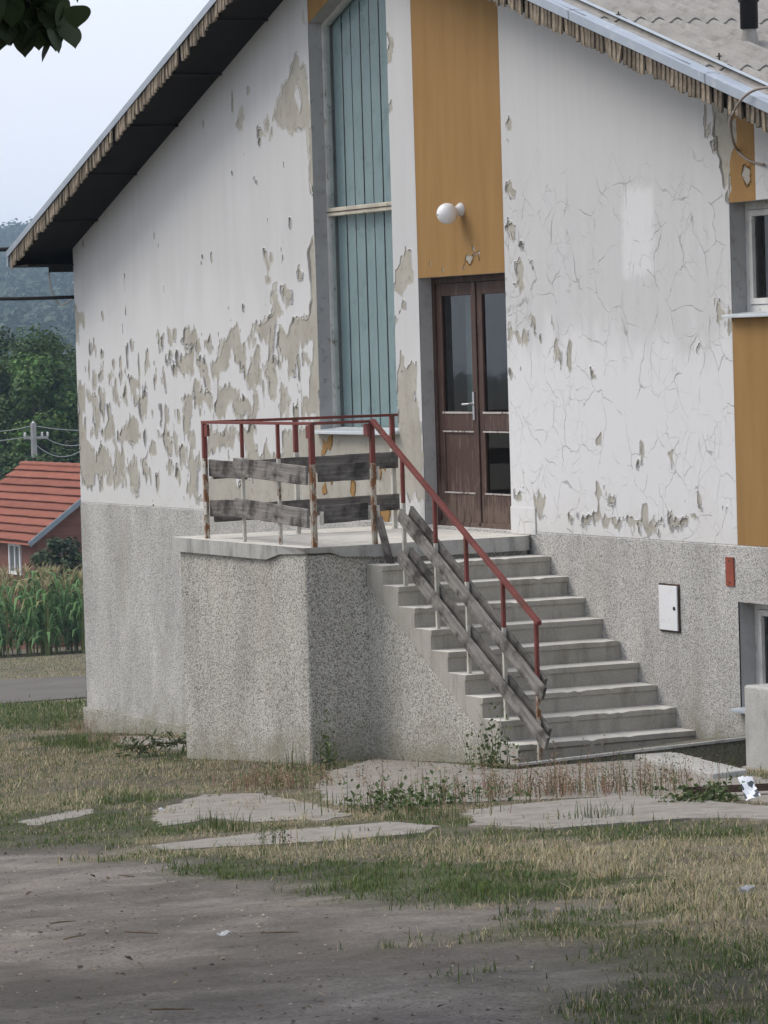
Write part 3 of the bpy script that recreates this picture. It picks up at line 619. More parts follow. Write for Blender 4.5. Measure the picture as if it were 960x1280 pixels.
# ochre band over the tall window, slanting with the roof
V = [(WL + .003, -.006, wl_top(WL)), (WR - .003, -.006, wl_top(WR)), (WR - .003, -.006, so_(WR) + .05), (WL + .003, -.006, so_(WL) + .05)]
o = mesh('paint_coat', V, [(0, 1, 2, 3)], MT['ochre'], house); o['label'] = 'slanted ochre band over the tall window'
REM = [peel(360, 400, 4.0, q) for q in [[(178,600),(215,605),(222,650),(200,665),(175,655)], [(180,800),(192,805),(190,860),(178,862)], [(320,790),(340,800),(338,860),(318,855)], [(440,735),(490,720),(495,760),(455,785),(440,770)],
        [(465,925),(505,935),(512,990),(490,1005),(470,985)], [(215,760),(240,765),(236,790),(218,790)]]]
for k_, q_ in enumerate(REM): coat('paint_scrap', max(WL + .003, q_[:, 0].min() - .15), min(WR - .003, q_[:, 0].max() + .15), ZP + .012, lambda x: 2.58, MT['ochre'], 9 + k_, remnants=[q_])

# --- roof: deck, corrugated sheets, verge flashing, laths, soffits
deck_v, deck_f = [], []
YB = DB + .5
def slab_between(xa, xb, top, th):
    n = len(deck_v)
    for x in (xa, xb):
        for yy in (-OV + .03, YB):
            for dz in (top, top - th): deck_v.append((x, yy, rt(x) + dz))
    a = n
    deck_f.extend([(a, a + 4, a + 6, a + 2), (a + 1, a + 3, a + 7, a + 5), (a, a + 1, a + 5, a + 4), (a + 2, a + 6, a + 7, a + 3), (a, a + 2, a + 3, a + 1), (a + 4, a + 5, a + 7, a + 6)])
XE0, XE1 = -11.5, 5.95
slab_between(XE0, AX, -.06, .13); slab_between(AX, XE1, -.06, .13)
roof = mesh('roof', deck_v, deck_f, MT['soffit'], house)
def sheet_row(xa, xb, lift):
    ny = int((YB + OV) / .0295); yv = -OV + .02 + np.arange(ny + 1) * .0295
    wv = .024 * np.cos(2 * np.pi * (yv + OV - .02) / .177); n = len(yv); V, Fc = [], []
    for k, (x, l) in enumerate(((xa, lift), (xb, 0.012))):
        for dz in (0, -.010):
            for a, b in zip(yv, wv): V.append((x, a, rt(x) - .028 + b + l + dz))
    for k in range(n - 1):
        Fc += [(k, k + 1, 2 * n + k + 1, 2 * n + k), (n + k, 3 * n + k, 3 * n + k + 1, n + k + 1), (k, n + k, n + k + 1, k + 1), (2 * n + k, 2 * n + k + 1, 3 * n + k + 1, 3 * n + k)]
    return mesh('roof_sheet', V, Fc, MT['fibre'], roof)
# lower ends of the sheet courses, found on the right slope
def onroof(px, py):
    d = ray(px, py); nrm = np.array([.324, 0, 1.0]); k = AZ + .324 * AX; return CAM + d * ((k - nrm @ CAM) / (nrm @ d))
e1, e2 = onroof(800, 24)[0], onroof(925, 84)[0]
print('courses', e1, e2, onroof(937, 55), onroof(773, 22), onroof(899, 72))
st = e2 - e1; ends = [e2 + st * k for k in (3, 2, 1, 0, -1, -2, -3, -4)]
ends = [e for e in ends if AX + .2 < e < XE1 + .03] + [AX]; ends = sorted(set([XE1 + .03] + ends), reverse=True)
for a, b in zip(ends[:-1], ends[1:]): sheet_row(a, max(b - .12, AX) if b > AX else AX, .030 if True else 0)
xs_ = np.linspace(XE0 - .03, AX, 8)
for a, b in zip(xs_[:-1], xs_[1:]): sheet_row(a, min(b + .12, AX), .03)
for q in ((773, 22), (899, 74), (696, -18)):
    p = onroof(*q); V, Fc = merge([tube([p + (0, 0, -.03), p + (0, 0, .05)], .008, 6), tube([p + (0, 0, .02), p + (0, 0, .028)], .022, 8)]); mesh('roof_bolt', V, Fc, MT['darkiron'], roof)
def flash(xa, xb):
    pr = [(-OV - .012, -.065), (-OV - .014, .012), (-OV + .03, .022), (-OV + .13, .016), (-OV + .13, .012), (-OV - .009, .007), (-OV - .009, -.065)]
    V = [(x, y, rt(x) + z) for x in (xa, xb) for y, z in pr]; n = len(pr)
    return V, [(k, (k + 1) % n, n + (k + 1) % n, n + k) for k in range(n)]
for a, b in ((XE0 - .04, -8.6), (-8.62, -5.9), (-5.92, AX), (AX, -.9), (-.92, 1.95), (1.93, 4.1), (4.08, XE1)):
    V, Fc = flash(a, b); mesh('verge_flashing', V, Fc, MT['galv'], roof)
V, Fc = [], []
for x in (AX, XE1):
    for y in (-OV + .30, -OV + .36): V.append((x, y, rt(x) + .022))
mesh('cover_strip', V, [(0, 2, 3, 1)], MT['pipe'], roof)
V, Fc = box((XE0 - .06, -OV - .012, rt(XE0) - .19), (XE0 - .03, YB, rt(XE0) + .0)); mesh('eave_board', V, Fc, MT['galv'], roof)
# laths hanging along both verges, uneven and some missing
LATH = []
for k in range(7):
    L = .21 * (1 + random.uniform(-.10, .06)); wd = .048
    v = np.array([(-wd / 2, -.011, -L), (wd / 2, -.011, -L + random.uniform(-.012, .012)), (wd / 2, .011, -L), (-wd / 2, .011, -L), (-wd / 2, -.011, 0), (wd / 2, -.011, 0), (wd / 2, .011, 0), (-wd / 2, .011, 0)])
    me = bpy.data.meshes.new('slat'); me.from_pydata([tuple(q) for q in v], [], [(0, 3, 2, 1), (4, 5, 6, 7), (0, 1, 5, 4), (1, 2, 6, 5), (2, 3, 7, 6), (3, 0, 4, 7)]); me.materials.append(MT['slat']); LATH.append(me)
ho = wloc(house)
x = XE0 + .03
while x < XE1 - .05:
    stp = .062 if x < AX else .066
    if random.random() > .055:
        o = bpy.data.objects.new('slat', random.choice(LATH)); link(o); o.parent = roof
        o.location = (x - ho[0], -OV + .012 + random.uniform(-.006, .006) - ho[1], rt(x) - .02 + random.uniform(-.012, .014) - ho[2])
        o.rotation_euler = (random.gauss(0, .03), random.gauss(0, .05) + (.3 if random.random() < .015 else 0), 0)
    x += stp
V, Fc = [], []
for a, b in ((XE0, AX), (AX, XE1)):
    n = len(V)
    for x in (a, b):
        for y in (-OV + .03, .0): V.append((x, y, so_(x)))
    Fc.append((n, n + 1, n + 3, n + 2))
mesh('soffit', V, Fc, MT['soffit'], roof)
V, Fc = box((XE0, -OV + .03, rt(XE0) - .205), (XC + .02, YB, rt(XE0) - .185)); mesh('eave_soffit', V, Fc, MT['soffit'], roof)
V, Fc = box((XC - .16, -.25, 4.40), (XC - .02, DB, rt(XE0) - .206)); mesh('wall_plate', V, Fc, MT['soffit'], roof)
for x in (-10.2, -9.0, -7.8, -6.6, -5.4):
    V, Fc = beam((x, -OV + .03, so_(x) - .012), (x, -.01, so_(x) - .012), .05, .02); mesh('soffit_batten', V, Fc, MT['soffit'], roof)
# vent pipe through the roof
vp = onroof(937, 52)
V, Fc = lathe([(.055, -.1), (.055, .10), (.075, .11), (.075, .32), (.088, .33), (.088, .37), (.055, .38), (.055, .39)], vp, n=16); pv = mesh('vent_pipe', V, Fc, MT['black'], roof, smooth=True)
V, Fc = lathe([(.052, .38), (.052, .95), (.045, .95), (.045, .5)], vp, n=16); mesh('pipe_stub', V, Fc, MT['pipe'], pv, smooth=True)
V, Fc = lathe([(.085, -.06), (.068, .05), (.057, .10)], vp, n=16); mesh('pipe_collar', V, Fc, MT['fibre'], pv, smooth=True)

# --- tall window
DW = .14
win = reveal('window_reveal', [(WL, 2.59), (WR, 2.59), (WR, wl_top(WR)), (WL, wl_top(WL))], .34, MT['reveal'], house)
win.name = 'tall_window'; win.data.name = 'tall_window'
def frame_poly(pl, wd, y0, y1):
    c = np.mean(np.array(pl), 0); P = np.array(pl, float); n = len(P); inn = []
    for k in range(n):
        a, b, e = P[k - 1], P[k], P[(k + 1) % n]; d1 = (b - a) / np.linalg.norm(b - a); d2 = (e - b) / np.linalg.norm(e - b)
        n1 = np.array([-d1[1], d1[0]]); n2 = np.array([-d2[1], d2[0]]); m = n1 + n2; m /= (m @ n1); inn.append(b + m * wd)
    V = [(p[0], y, p[1]) for y in (y0, y1) for p in list(P) + inn]; m = 2 * n; Fc = []
    for k in range(n):
        j = (k + 1) % n; Fc += [(k, j, n + j, n + k), (m + k, m + n + k, m + n + j, m + j), (n + k, n + j, m + n + j, m + n + k), (k, m + k, m + j, j)]
    return (V, Fc), inn
pl = [(WL + .002, 2.60), (WR - .002, 2.60), (WR - .002, wl_top(WR) - .002), (WL + .002, wl_top(WL) - .002)]
(vf, inn) = frame_poly(pl, .035, DW, DW + .07)
mesh('frame', *vf, MT['frame'], win)
TB = 4.735
V, Fc = box((WL + .037, DW - .012, TB), (WR - .037, DW + .06, TB + .085)); tb = bev(mesh('transom', V, Fc, MT['creambar'], win), .008)
V, Fc = box((WL + .037, DW - .018, TB + .038), (WR - .037, DW - .0125, TB + .048)); mesh('transom_joint', V, Fc, MT['darkiron'], tb)
x0, x1 = WL + .037, WR - .037
V = [(x0, DW + .03, 2.637), (x1, DW + .03, 2.637), (x1, DW + .03, TB), (x0, DW + .03, TB)]; mesh('pane', V, [(0, 1, 2, 3)], MT['glass'], win)
V = [(x0, DW + .03, TB + .086), (x1, DW + .03, TB + .086), (x1, DW + .03, wl_top(x1) - .04), (x0, DW + .03, wl_top(x0) - .04)]; mesh('pane', V, [(0, 1, 2, 3)], MT['glass'], win)
nb = 8
for k in range(nb):
    xa = x0 + (x1 - x0) * k / nb; xb = x0 + (x1 - x0) * (k + 1) / nb - .006; ya, yb = DW + .106 + .004 * (k % 2), DW + .10
    V = [(xa, ya, 2.6), (xb, yb, 2.6), (xb, yb, wl_top(xb) + .02), (xa, ya, wl_top(xa) + .02)]
    mesh('blind_strip', V, [(0, 1, 2, 3)], MT['blind'], win)
V = [(WL - .07, -.10, 2.575), (WR + .02, -.10, 2.575), (WR + .02, -.10, 2.605), (WL - .07, -.10, 2.605), (WL - .07, DW, 2.645), (WR + .02, DW, 2.645), (WL - .07, DW, 2.60), (WR + .02, DW, 2.60)]
V[4] = (WL + .002, DW, 2.628); V[5] = (WR - .002, DW, 2.628)
bev(mesh('sill', V, [(0, 1, 2, 3), (3, 2, 5, 4), (0, 3, 4, 6), (1, 7, 5, 2), (0, 6, 7, 1)], MT['sill'], win), .004)

# --- door
ZL = 1.70
reveal('door_reveal', [(D0, ZL), (D1, ZL), (D1, ZD), (D0, ZD)], .34, MT['reveal'], house, skip=(0,))
DD = .13
(vf, inn) = frame_poly([(D0 + .003, ZL + .01), (D1 - .003, ZL + .01), (D1 - .003, ZD - .003), (D0 + .003, ZD - .003)], .055, DD, DD + .1)
dr = mesh('door', *vf, MT['door'], house)
xm = (D0 + D1) / 2
for s, (xa, xb) in enumerate(((D0 + .06, xm - .006), (xm + .006, D1 - .06))):
    z0, z1 = ZL + .03, ZD - .06; st_ = .105; yq = DD + .015
    lf = []
    zk0, zk1, zm0, zm1 = z0 + .30, z0 + .30, 2.62, 2.78
    for bx in (((xa, z0), (xa + st_, z1)), ((xb - st_, z0), (xb, z1)), ((xa + st_, z1 - .12), (xb - st_, z1)), ((xa + st_, zm0), (xb - st_, zm1)), ((xa + st_, z0), (xb - st_, z0 + .30))):
        lf.append(box((bx[0][0], yq, bx[0][1]), (bx[1][0], yq + .045, bx[1][1])))
    leaf = bev(mesh('door_leaf', *merge(lf), MT['door'], dr), .006)
    ia, ib = xa + st_, xb - st_
    V = [(ia, yq + .02, zm1), (ib, yq + .02, zm1), (ib, yq + .02, z1 - .12), (ia, yq + .02, z1 - .12)]; mesh('pane', V, [(0, 1, 2, 3)], MT['glassd'], dr)
    if s == 0:
        V, Fc = box((ia, yq + .012, z0 + .30), (ib, yq + .03, zm0)); mesh('panel', V, Fc, MT['door'], dr)
    else:
        V = [(ia, yq + .02, z0 + .30), (ib, yq + .02, z0 + .30), (ib, yq + .02, zm0), (ia, yq + .02, zm0)]; mesh('pane', V, [(0, 1, 2, 3)], MT['glassd'], dr)
    for za, zb_ in ((zm1 - .002, zm1 + .016), (zm0 - .016, zm0 - .002), (z0 + .30, z0 + .314)):
        mesh('glazing_bead', *box((ia - .02, yq - .008, za), (ib + .01, yq + .012, zb_)), MT['doortrim'], dr)
V, Fc = box((xm - .03, DD, ZL + .03), (xm + .012, DD + .0145, ZD - .07)); bev(mesh('rebate_strip', V, Fc, MT['door'], dr), .005)
V, Fc = merge([box((xm - .085, DD - .006, 2.72), (xm - .050, DD + .0148, 2.98)), tube([(xm - .068, DD, 2.87), (xm - .068, DD - .045, 2.87), (xm - .20, DD - .05, 2.865)], .011, 8)])
mesh('handle', V, Fc, MT['chrome'], dr)
V, Fc = box((D0, .0, ZL - .02), (D1, .34, ZL + .012)); mesh('threshold', V, Fc, MT['conc_toplit'], dr)
cv = []; n = 14
for k in range(n + 1): cv.append((D0 + .12 + .30 * k / n, .42 + .02 * math.sin(k * 1.9), 1.75)); 
cv += [(a, b, 4.0) for a, b, _ in cv]; mesh('curtain', cv, [(k, k + 1, n + 2 + k, n + 1 + k) for k in range(n)], MT['curtain'], dr, smooth=True)
V, Fc = box((D1 + .003, -.020, ZL + .002), (.03, -.0075, ZL + .25)); bev(mesh('skirting_block', V, Fc, MT['paint'], house), .006)

# --- right window and basement window
def small_window(name, xa, xb, za, zb_, sill=True):
    wn = reveal('reveal', [(xa, za), (xb, za), (xb, zb_), (xa, zb_)], .30, MT['reveal'], house); wn.name = name
    vf, inn = frame_poly([(xa + .002, za + .01), (xb - .002, za + .01), (xb - .002, zb_ - .002), (xa + .002, zb_ - .002)], .06, DW, DW + .07)
    mesh('frame', *vf, MT['frame'], wn); i0, i1 = np.array(inn[0]), np.array(inn[2]); xm_ = (i0[0] + i1[0]) / 2
    for a, b in ((i0[0] + .004, xm_ - .003), (xm_ + .003, i1[0] - .004)):
        vf, ii = frame_poly([(a, i0[1] + .004), (b, i0[1] + .004), (b, i1[1] - .004), (a, i1[1] - .004)], .05, DW - .012, DW + .045)
        sh = bev(mesh('sash', *vf, MT['frame'], wn), .005); (p, q) = ii[0], ii[2]
        mesh('pane', [(p[0], DW + .02, p[1]), (q[0], DW + .02, p[1]), (q[0], DW + .02, q[1]), (p[0], DW + .02, q[1])], [(0, 1, 2, 3)], MT['glassd'], sh)
    if sill:
        V = [(xa - .03, -.09, za - .03), (xb + .03, -.09, za - .03), (xb + .03, -.09, za - .004), (xa - .03, -.09, za - .004), (xa + .002, DW, za + .02), (xb - .002, DW, za + .02), (xa + .002, DW, za - .01), (xb - .002, DW, za - .01)]
        bev(mesh('sill', V, [(0, 1, 2, 3), (3, 2, 5, 4), (0, 3, 4, 6), (1, 7, 5, 2), (0, 6, 7, 1)], MT['sill'] if za > 2 else MT['pipe'], wn), .004)
    return wn
small_window('window', R0, R1, 3.60, 4.50); small_window('basement_window', BW[0], BW[1], BW[2], BW[3])
V, Fc = box((BW[0] - .3, .3, .1), (BW[1] + .3, 1.6, 1.55)); Fc.pop(2); mesh('basement_room', V, [f[::-1] for f in Fc], MT['inside'], house)

# ================================================================== ENTRANCE STAIR
T, RI, WS = .30, .17, 1.68
zc = lambda x: 1.245 - .556 * (x - .19)
stair = thing('entrance_stair', (0.6, -1.1, 0.0), 'concrete entrance stair with raised landing beside the peeling wall', 'stair')
LX0, LY0 = -2.953, -2.289
slabv = [(LX0, LY0), (-.72, LY0), (-.70, LY0 + .035), (-.42, LY0 + .05), (-.16, LY0 + .03), (-.05, LY0 + .02), (.0, LY0 + .0), (.0, LY0 + .0), (-.0, -.16), (-.02, -.08), (-.09, -.02), (-.09, -.0125), (LX0, -.0125)]
def slab():
    # top outline full, underside chipped at the near corner
    top = [(LX0, LY0), (-.80, LY0), (-.55, LY0 + .004), (-.2, LY0), (0, LY0), (0, LY0 + .25), (0, LY0 + .36), (0, -1.2), (0, -.17), (-.015, -.10), (-.05, -.04), (-.10, -.0125), (LX0, -.0125)]
    botd = [.13, .13, .075, .06, .05, .055, .09, .13, .13, .13, .13, .13, .13]
    ins = [0, 0, .01, .02, .03, .02, .01, 0, 0, 0, 0, 0, 0]
    V = [(x, y, ZL) for x, y in top] + [(x - i_ * (1 if y > LY0 + .1 or x == 0 else 0), y + i_, ZL - d_) for (x, y), d_, i_ in zip(top, botd, ins)]; n = len(top)
    return V, [tuple(range(n)), tuple(range(n, 2 * n))[::-1]] + [(k, n + k, n + (k + 1) % n, (k + 1) % n) for k in range(n)]
V, Fc = slab(); lo = mesh('landing_slab', V, Fc, [MT['slab'], MT['conc_toplit']], stair, mi=[1] + [0] * (len(Fc) - 1))
# broken underside of the slab corner
V, Fc = [], []
r = np.random.default_rng(3); nx_ = 16
for k in range(nx_ + 1):
    x = -.80 + (.76) * k / nx_
    V += [(x, LY0 + .03 + r.uniform(0, .02), ZL - .05), (x, LY0 + .07 + r.uniform(0, .015), ZL - .125 - r.uniform(0, .02))]
    if k: Fc.append((2 * k - 2, 2 * k, 2 * k + 1, 2 * k - 1))
mesh('broken_edge', V, Fc, MT['conc'], stair)
V, Fc = box((-2.84, -2.25, -.9), (-.055, -.05, ZL - .062)); bev(mesh('landing_block', V, Fc, MT['pebble_old'], stair), .03, 4)
for k in range(1, 10):
    zt = ZL - RI * k; xa, xb = T * (k - 1) - .02, T * k; zb_ = zt - RI - .09
    prof = [(xa, zc(xa)), (xb - .018, min(zc(xb), zt - .2)), (xb - .018, zt - .055), (xb, zt - .045), (xb, zt), (xa, zt)]
    yv = np.linspace(-WS, -.0125, 30); n = 6; V = []; rr = np.random.default_rng(200 + k); jn = (fbm(yv * 5, yv * 0 + k, 50 + k, 3) - .5) * .022; chip = np.where(rr.uniform(0, 1, 30) < .10, rr.uniform(.005, .022, 30), 0)
    for y_, a_, c_ in zip(yv, jn, chip): V += [(x - (max(0, a_) + c_ if q_ in (3, 4) else 0), y_, z - (c_ * .7 + max(0, -a_) * .5 if q_ == 4 else 0)) for q_, (x, z) in enumerate(prof)]
    Fc = [tuple(range(n)), tuple(range(29 * n, 30 * n))[::-1]]; mi_ = [0, 0]
    for m_ in range(29):
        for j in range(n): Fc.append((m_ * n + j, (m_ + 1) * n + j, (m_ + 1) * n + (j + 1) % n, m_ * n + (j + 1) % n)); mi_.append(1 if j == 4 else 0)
    o = mesh('step', V, Fc, [MT['conc'], MT['conc_toplit']], stair, mi=mi_)
    bev(o, .008, 2)
# pebbledashed cheek under the flight
V = [(x, y, z) for y in (-1.665, -.05) for x, z in ((-.06, -.6), (2.66, -.6), (2.66, max(zc(2.66), -.15)), (-.06, zc(-.06)))]
mesh('stair_cheek', V, [(0, 1, 2, 3), (7, 6, 5, 4), (1, 5, 6, 2), (2, 6, 7, 3)], MT['pebble_old'], stair)

# ================================================================== RAILING
rail = thing('railing', (-.02, -2.15, ZL), 'rusty red steel railing with weathered grey boards around the landing and stair', 'railing')
ZR = 2.775
FY = -2.17; RX = -.03; LXp = -2.36
px_front = [onY(305, 640, FY)[0], onY(350, 640, FY)[0]]
def post(x, y, z0, z1, split, s=.042, low='cream', angle=False):
    a = merge([box((x - s / 2, y - s / 2, z0), (x + s / 2, y + s / 2, split)), box((x - s / 2, y - s / 2, split + .0005), (x + s / 2, y + s / 2, z1))])
    return bev(mesh('post', *a, [MT[low], MT['red']], rail, mi=[0] * 6 + [1] * 6), .004)
sp = onY(395, 575, FY)[2]
post(LXp, FY, ZL, ZR - .01, sp - .02, .042, 'rust'); post(RX, FY, ZL, ZR - .01, sp - .04, .046, 'rust')
for x in px_front: post(x, FY, ZL, ZR - .01, sp, .030)
RYs = onX(467, 620, RX)[1]; print('right post Y', RYs, px_front)
post(RX, RYs, ZL, ZR - .01, sp - .05, .042, 'rust')
LY1 = onX(371, 600, LXp)[1]; LY2 = onX(492, 600, LXp)[1]; print('left side posts', LY1, onX(492, 600, LXp)[1])
post(LXp, LY1, ZL, ZR - .01, sp, .042); post(LXp, LY2, ZL, ZR - .01, sp, .042)
def bar(p, q, wd=.038, ht=.026, m='red', nm='top_rail'):
    V, Fc = beam(p, q, wd, ht); return bev(mesh(nm, V, Fc, MT[m], rail), .004)
bar((LXp - .03, FY, ZR), (RX + .03, FY, ZR)); bar((RX, FY + .025, ZR), (RX, RYs - .02, ZR)); bar((LXp, FY + .025, ZR), (LXp, LY2 + .06, ZR))
# sloping handrail and stair posts on every second tread
SY = RYs
hp0 = np.array([RX + .02, SY, ZR + .005]); hp1 = onY(673, 778, SY); print('handrail end', hp1)
bar(hp0, hp1 + (hp1 - hp0) * .005, .042, .038, nm='handrail')
tops = {}
sx = [onY(505, 660, SY)[0], onY(545, 690, SY)[0], onY(584, 740, SY)[0], onY(630, 790, SY)[0], onY(672, 850, SY)[0]]; print('stair posts', sx)
for k, x in enumerate(sx):
    hz_ = hp0[2] + (hp1[2] - hp0[2]) * (x - hp0[0]) / (hp1[0] - hp0[0])
    step_i = min(10, max(1, math.ceil((x + .001) / T))); zb_ = ZL - RI * step_i if step_i < 10 else -.05
    post(x, SY, zb_, hz_ - .02, hz_ - (.40 if k < 4 else .62), .032, 'cream' if k < 4 else 'rust'); tops[k] = (hz_, zb_)
def plank(p, q, wd, th=.028, m='wood', up=(0, 0, 1), seed=0):
    p = np.array(p, float); q = np.array(q, float); L = np.linalg.norm(q - p); d = (q - p) / L
    V, Fc = beam((0, 0, 0), (L, 0, 0), th, wd, (0, 0, 1), .022, seed, max(4, int(L / .12)))
    o = bpy.data.objects.new('board', bpy.data.meshes.new('board')); o.data.from_pydata([tuple(v) for v in V], [], Fc); o.data.materials.append(MT[m]); link(o); o.parent = rail
    u = np.array(up, float); u -= d * (u @ d); u /= np.linalg.norm(u); s = np.cross(u, d)
    off = wloc(rail); o.matrix_local = Matrix([[d[i], s[i], u[i], p[i] - off[i]] for i in range(3)] + [[0, 0, 0, 1]])
    return bev(o, .004)
yo = FY - .036
def zfront(py, px=300): return onY(px, py, yo)[2]
z1 = zfront(588, 340); z2 = zfront(641, 340); wdp = .155
x305 = px_front[0]
plank((LXp + .05, FY - .005 + .03, z1 - .005), (x305 + .02, FY + .025, z1 - .02), wdp, m='wood_dark', seed=1); plank((LXp + .05, FY + .025, z2 + .0), (x305 + .02, FY + .025, z2 + .02), wdp, m='wood_dark', seed=2)
plank((x305 - .10, yo, z1 + .02), (RX - .035, yo, z1 - .035), .165, seed=3); plank((x305 - .10, yo, z2 + .03), (RX - .035, yo, z2 - .03), .165, seed=4)
xo = RX + .005
za = onX(430, 590, xo)[2]; zb2 = onX(430, 642, xo)[2]
plank((xo, FY + .05, za), (xo, RYs - .04, za), .155, m='wood_dark', seed=5); plank((xo, FY + .09, zb2), (xo, RYs - .06, zb2 + .01), .155, m='wood_dark', seed=6)
xi = LXp + .04
zc1 = onX(430, 580, xi)[2]; zc2 = onX(430, 633, xi)[2]
plank((xi, FY + .06, zc1 - .01), (xi, LY2 + .03, zc1 + .02), .155, m='wood_dark', seed=7); plank((xi, FY + .06, zc2 - .01), (xi, LY2 + .03, zc2 + .02), .155, m='wood_dark', seed=8)
# stair boards, inside and outside of the posts
yO = SY - .038; yI = SY + .038
uA = onY(500, 643, yO); uB = onY(680, 868, yO); lA = onY(499, 694, yO); lB = onY(684, 930, yO)
nrm = (.45, 0, .9)
plank(uA, uB, .118, up=nrm, seed=11); plank(lA, lB, .118, up=nrm, seed=12)
sh = np.array([0, yI - yO, 0])
plank(uA + sh + (.05, 0, .02), uB + sh + (-.12, 0, .06), .118, m='wood_dark', up=nrm, seed=13); plank(lA + sh + (.05, 0, .02), lB + sh + (-.1, 0, .06), .118, m='wood_dark', up=nrm, seed=14)
pA = onX(473, 646, RX + .06); pB = onX(489, 708, RX + .12); plank(pA, pB, .10, up=(1, 0, .3), m='wood', seed=15)
for (x, y, z) in ((LXp + .045, FY - .03, z1), (LXp + .045, FY - .03, z2), (RX + .06, FY + .05, zb2 - .03), (RX + .035, RYs - .06, zb2), (RX + .035, RYs + .02, zb2), (RX + .03, RYs + .03, za - .02)):
    V, Fc = merge([box((x - .028, y - .006, z - .06), (x + .028, y + .006, z + .06)), tube([(x, y - .014, z + .02), (x, y, z + .02)], .010, 8)]); mesh('bracket', V, Fc, MT['cream'], rail)
for (x, y) in ((LXp + .06, FY), (RX - .05, FY), (RX, RYs - .05)):
    V, Fc = box((x - .04, y - .012, ZR - .13), (x + .04, y + .012, ZR - .018)); mesh('corner_plate', V, Fc, MT['red'], rail)

# ================================================================== SMALL THINGS ON THE HOUSE
lc = onY(559, 267, -.155)
lamp = thing('wall_lamp', (lc[0], 0, lc[2]), 'white globe lamp on the ochre panel above the door', 'lamp')
pr = [(.0, -.098)] + [(.098 * math.sin(t), -.098 * math.cos(t)) for t in np.linspace(.15, math.pi - .1, 14)]
V, Fc = lathe(pr, lc, (0, -1, -.12), 28); mesh('globe', V, Fc, MT['globe'], lamp, smooth=True)
V, Fc = lathe([(.0, -.013), (.064, -.012), (.064, .0), (.060, .02), (.046, .04), (.042, .075), (.03, .09)], (lc[0], -.006, lc[2] + .035), (0, -1, -.25), 24); mesh('lamp_base', V, Fc, MT['porcelain'], lamp, smooth=True)

p0 = onY(824, 731, -.03); p1 = onY(848, 789, -.03)
mb = thing('meter_cabinet', (p0[0], -.012, p1[2]), 'small white metal meter cabinet set in the pebbledash base', 'cabinet')
V, Fc = box((p0[0] - .015, -.026, p1[2] - .015), (p1[0] + .012, -.0125, p0[2] + .015)); mesh('cabinet_frame', V, Fc, MT['darkiron'], mb)
V, Fc = box((p0[0], -.040, p1[2]), (p1[0], -.027, p0[2])); dp = bev(mesh('cabinet_door', V, Fc, MT['white'], mb), .004)
V, Fc = tube([(p1[0] - .04, -.041, (p0[2] + p1[2]) / 2 + .0), (p1[0] - .04, -.046, (p0[2] + p1[2]) / 2)], .016, 12); mesh('lock', V, Fc, MT['black'], dp)

p0 = onY(907, 696, -.02); p1 = onY(918, 733, -.02)
rp = thing('metal_plate', (p0[0], -.012, p1[2]), 'narrow rust red cover plate on the pebbledash near the right edge', 'plate')
V, Fc = box((p0[0], -.026, p1[2]), (p1[0], -.0125, p0[2])); bev(mesh('cover', V, Fc, flaked_mat('brick red enamel', (.30, .075, .045), (.16, .06, .035), .42), rp), .003)
for z in (p0[2] - .03, p1[2] + .03): mesh('screw', *tube([((p0[0] + p1[0]) / 2, -.0275, z), ((p0[0] + p1[0]) / 2, -.031, z)], .008, 8), MT['darkiron'], rp)

def cable(name, pts, rad, mat, label, cat='cable', group=None):
    c = np.mean(np.array(pts), 0); V, Fc = tube(pts, rad, 6); o = mesh(name, V, Fc, mat, None, True, loc=pts[0]); return tag(o, label, cat, group)
def spl(pts, n=24):
    P = np.array(pts, float); t = np.linspace(0, len(P) - 1, n); out = []
    for u in t:
        i = min(int(u), len(P) - 2); f = u - i; a = P[max(i - 1, 0)]; b = P[i]; c = P[i + 1]; d = P[min(i + 2, len(P) - 1)]
        out.append(.5 * (2 * b + (c - a) * f + (2 * a - 5 * b + 4 * c - d) * f * f + (3 * b - a - 3 * c + d) * f ** 3))
    return out
cable('dangling_cable', spl([onX(61, 340, -11.2), onX(62, 352, -11.2), onX(66, 368, -11.2), onX(76, 381, -11.2), onX(90, 374, -11.05)]), .013, rough_mat('pale grey cable', (.45, .46, .47), (.5, .5, .5), 5), 'pale cable dangling under the left eave')
cable('roof_cable', spl([onY(962, 109, -.58), onY(945, 112, -.62), onY(930, 121, -.66), onY(919, 136, -.67), onY(913, 150, -.66), onY(914, 165, -.3), onY(920, 185, -.03), onY(935, 200, -.03), onY(955, 206, -.06)], 40), .011, rough_mat('brown grey cable', (.25, .21, .18), (.32, .28, .25), 5), 'brown cable looping over the right verge of the roof')

# ================================================================== GROUND THINGS AT THE RIGHT
pb = onG(933, 962); PX0, PY0 = pb[0], pb[1]
pl_top = onY(932, 856, PY0)[2]
pil = thing('concrete_pillar', (PX0 + .2, PY0, 0), 'stubby pale concrete pillar cut by the right edge', 'pillar')
V, Fc = box((PX0 + .02, PY0 - .02, -.1), (PX0 + .42, PY0 + .9, pl_top)); bev(mesh('pillar_block', V, Fc, MT['slab'], pil), .02, 3)
V, Fc = box((PX0 - .01, PY0 - .05, -.12), (PX0 + .46, PY0 + .93, float(gz(PX0)) + .03)); bev(mesh('pillar_foot', V, Fc, MT['pave'], pil), .02)

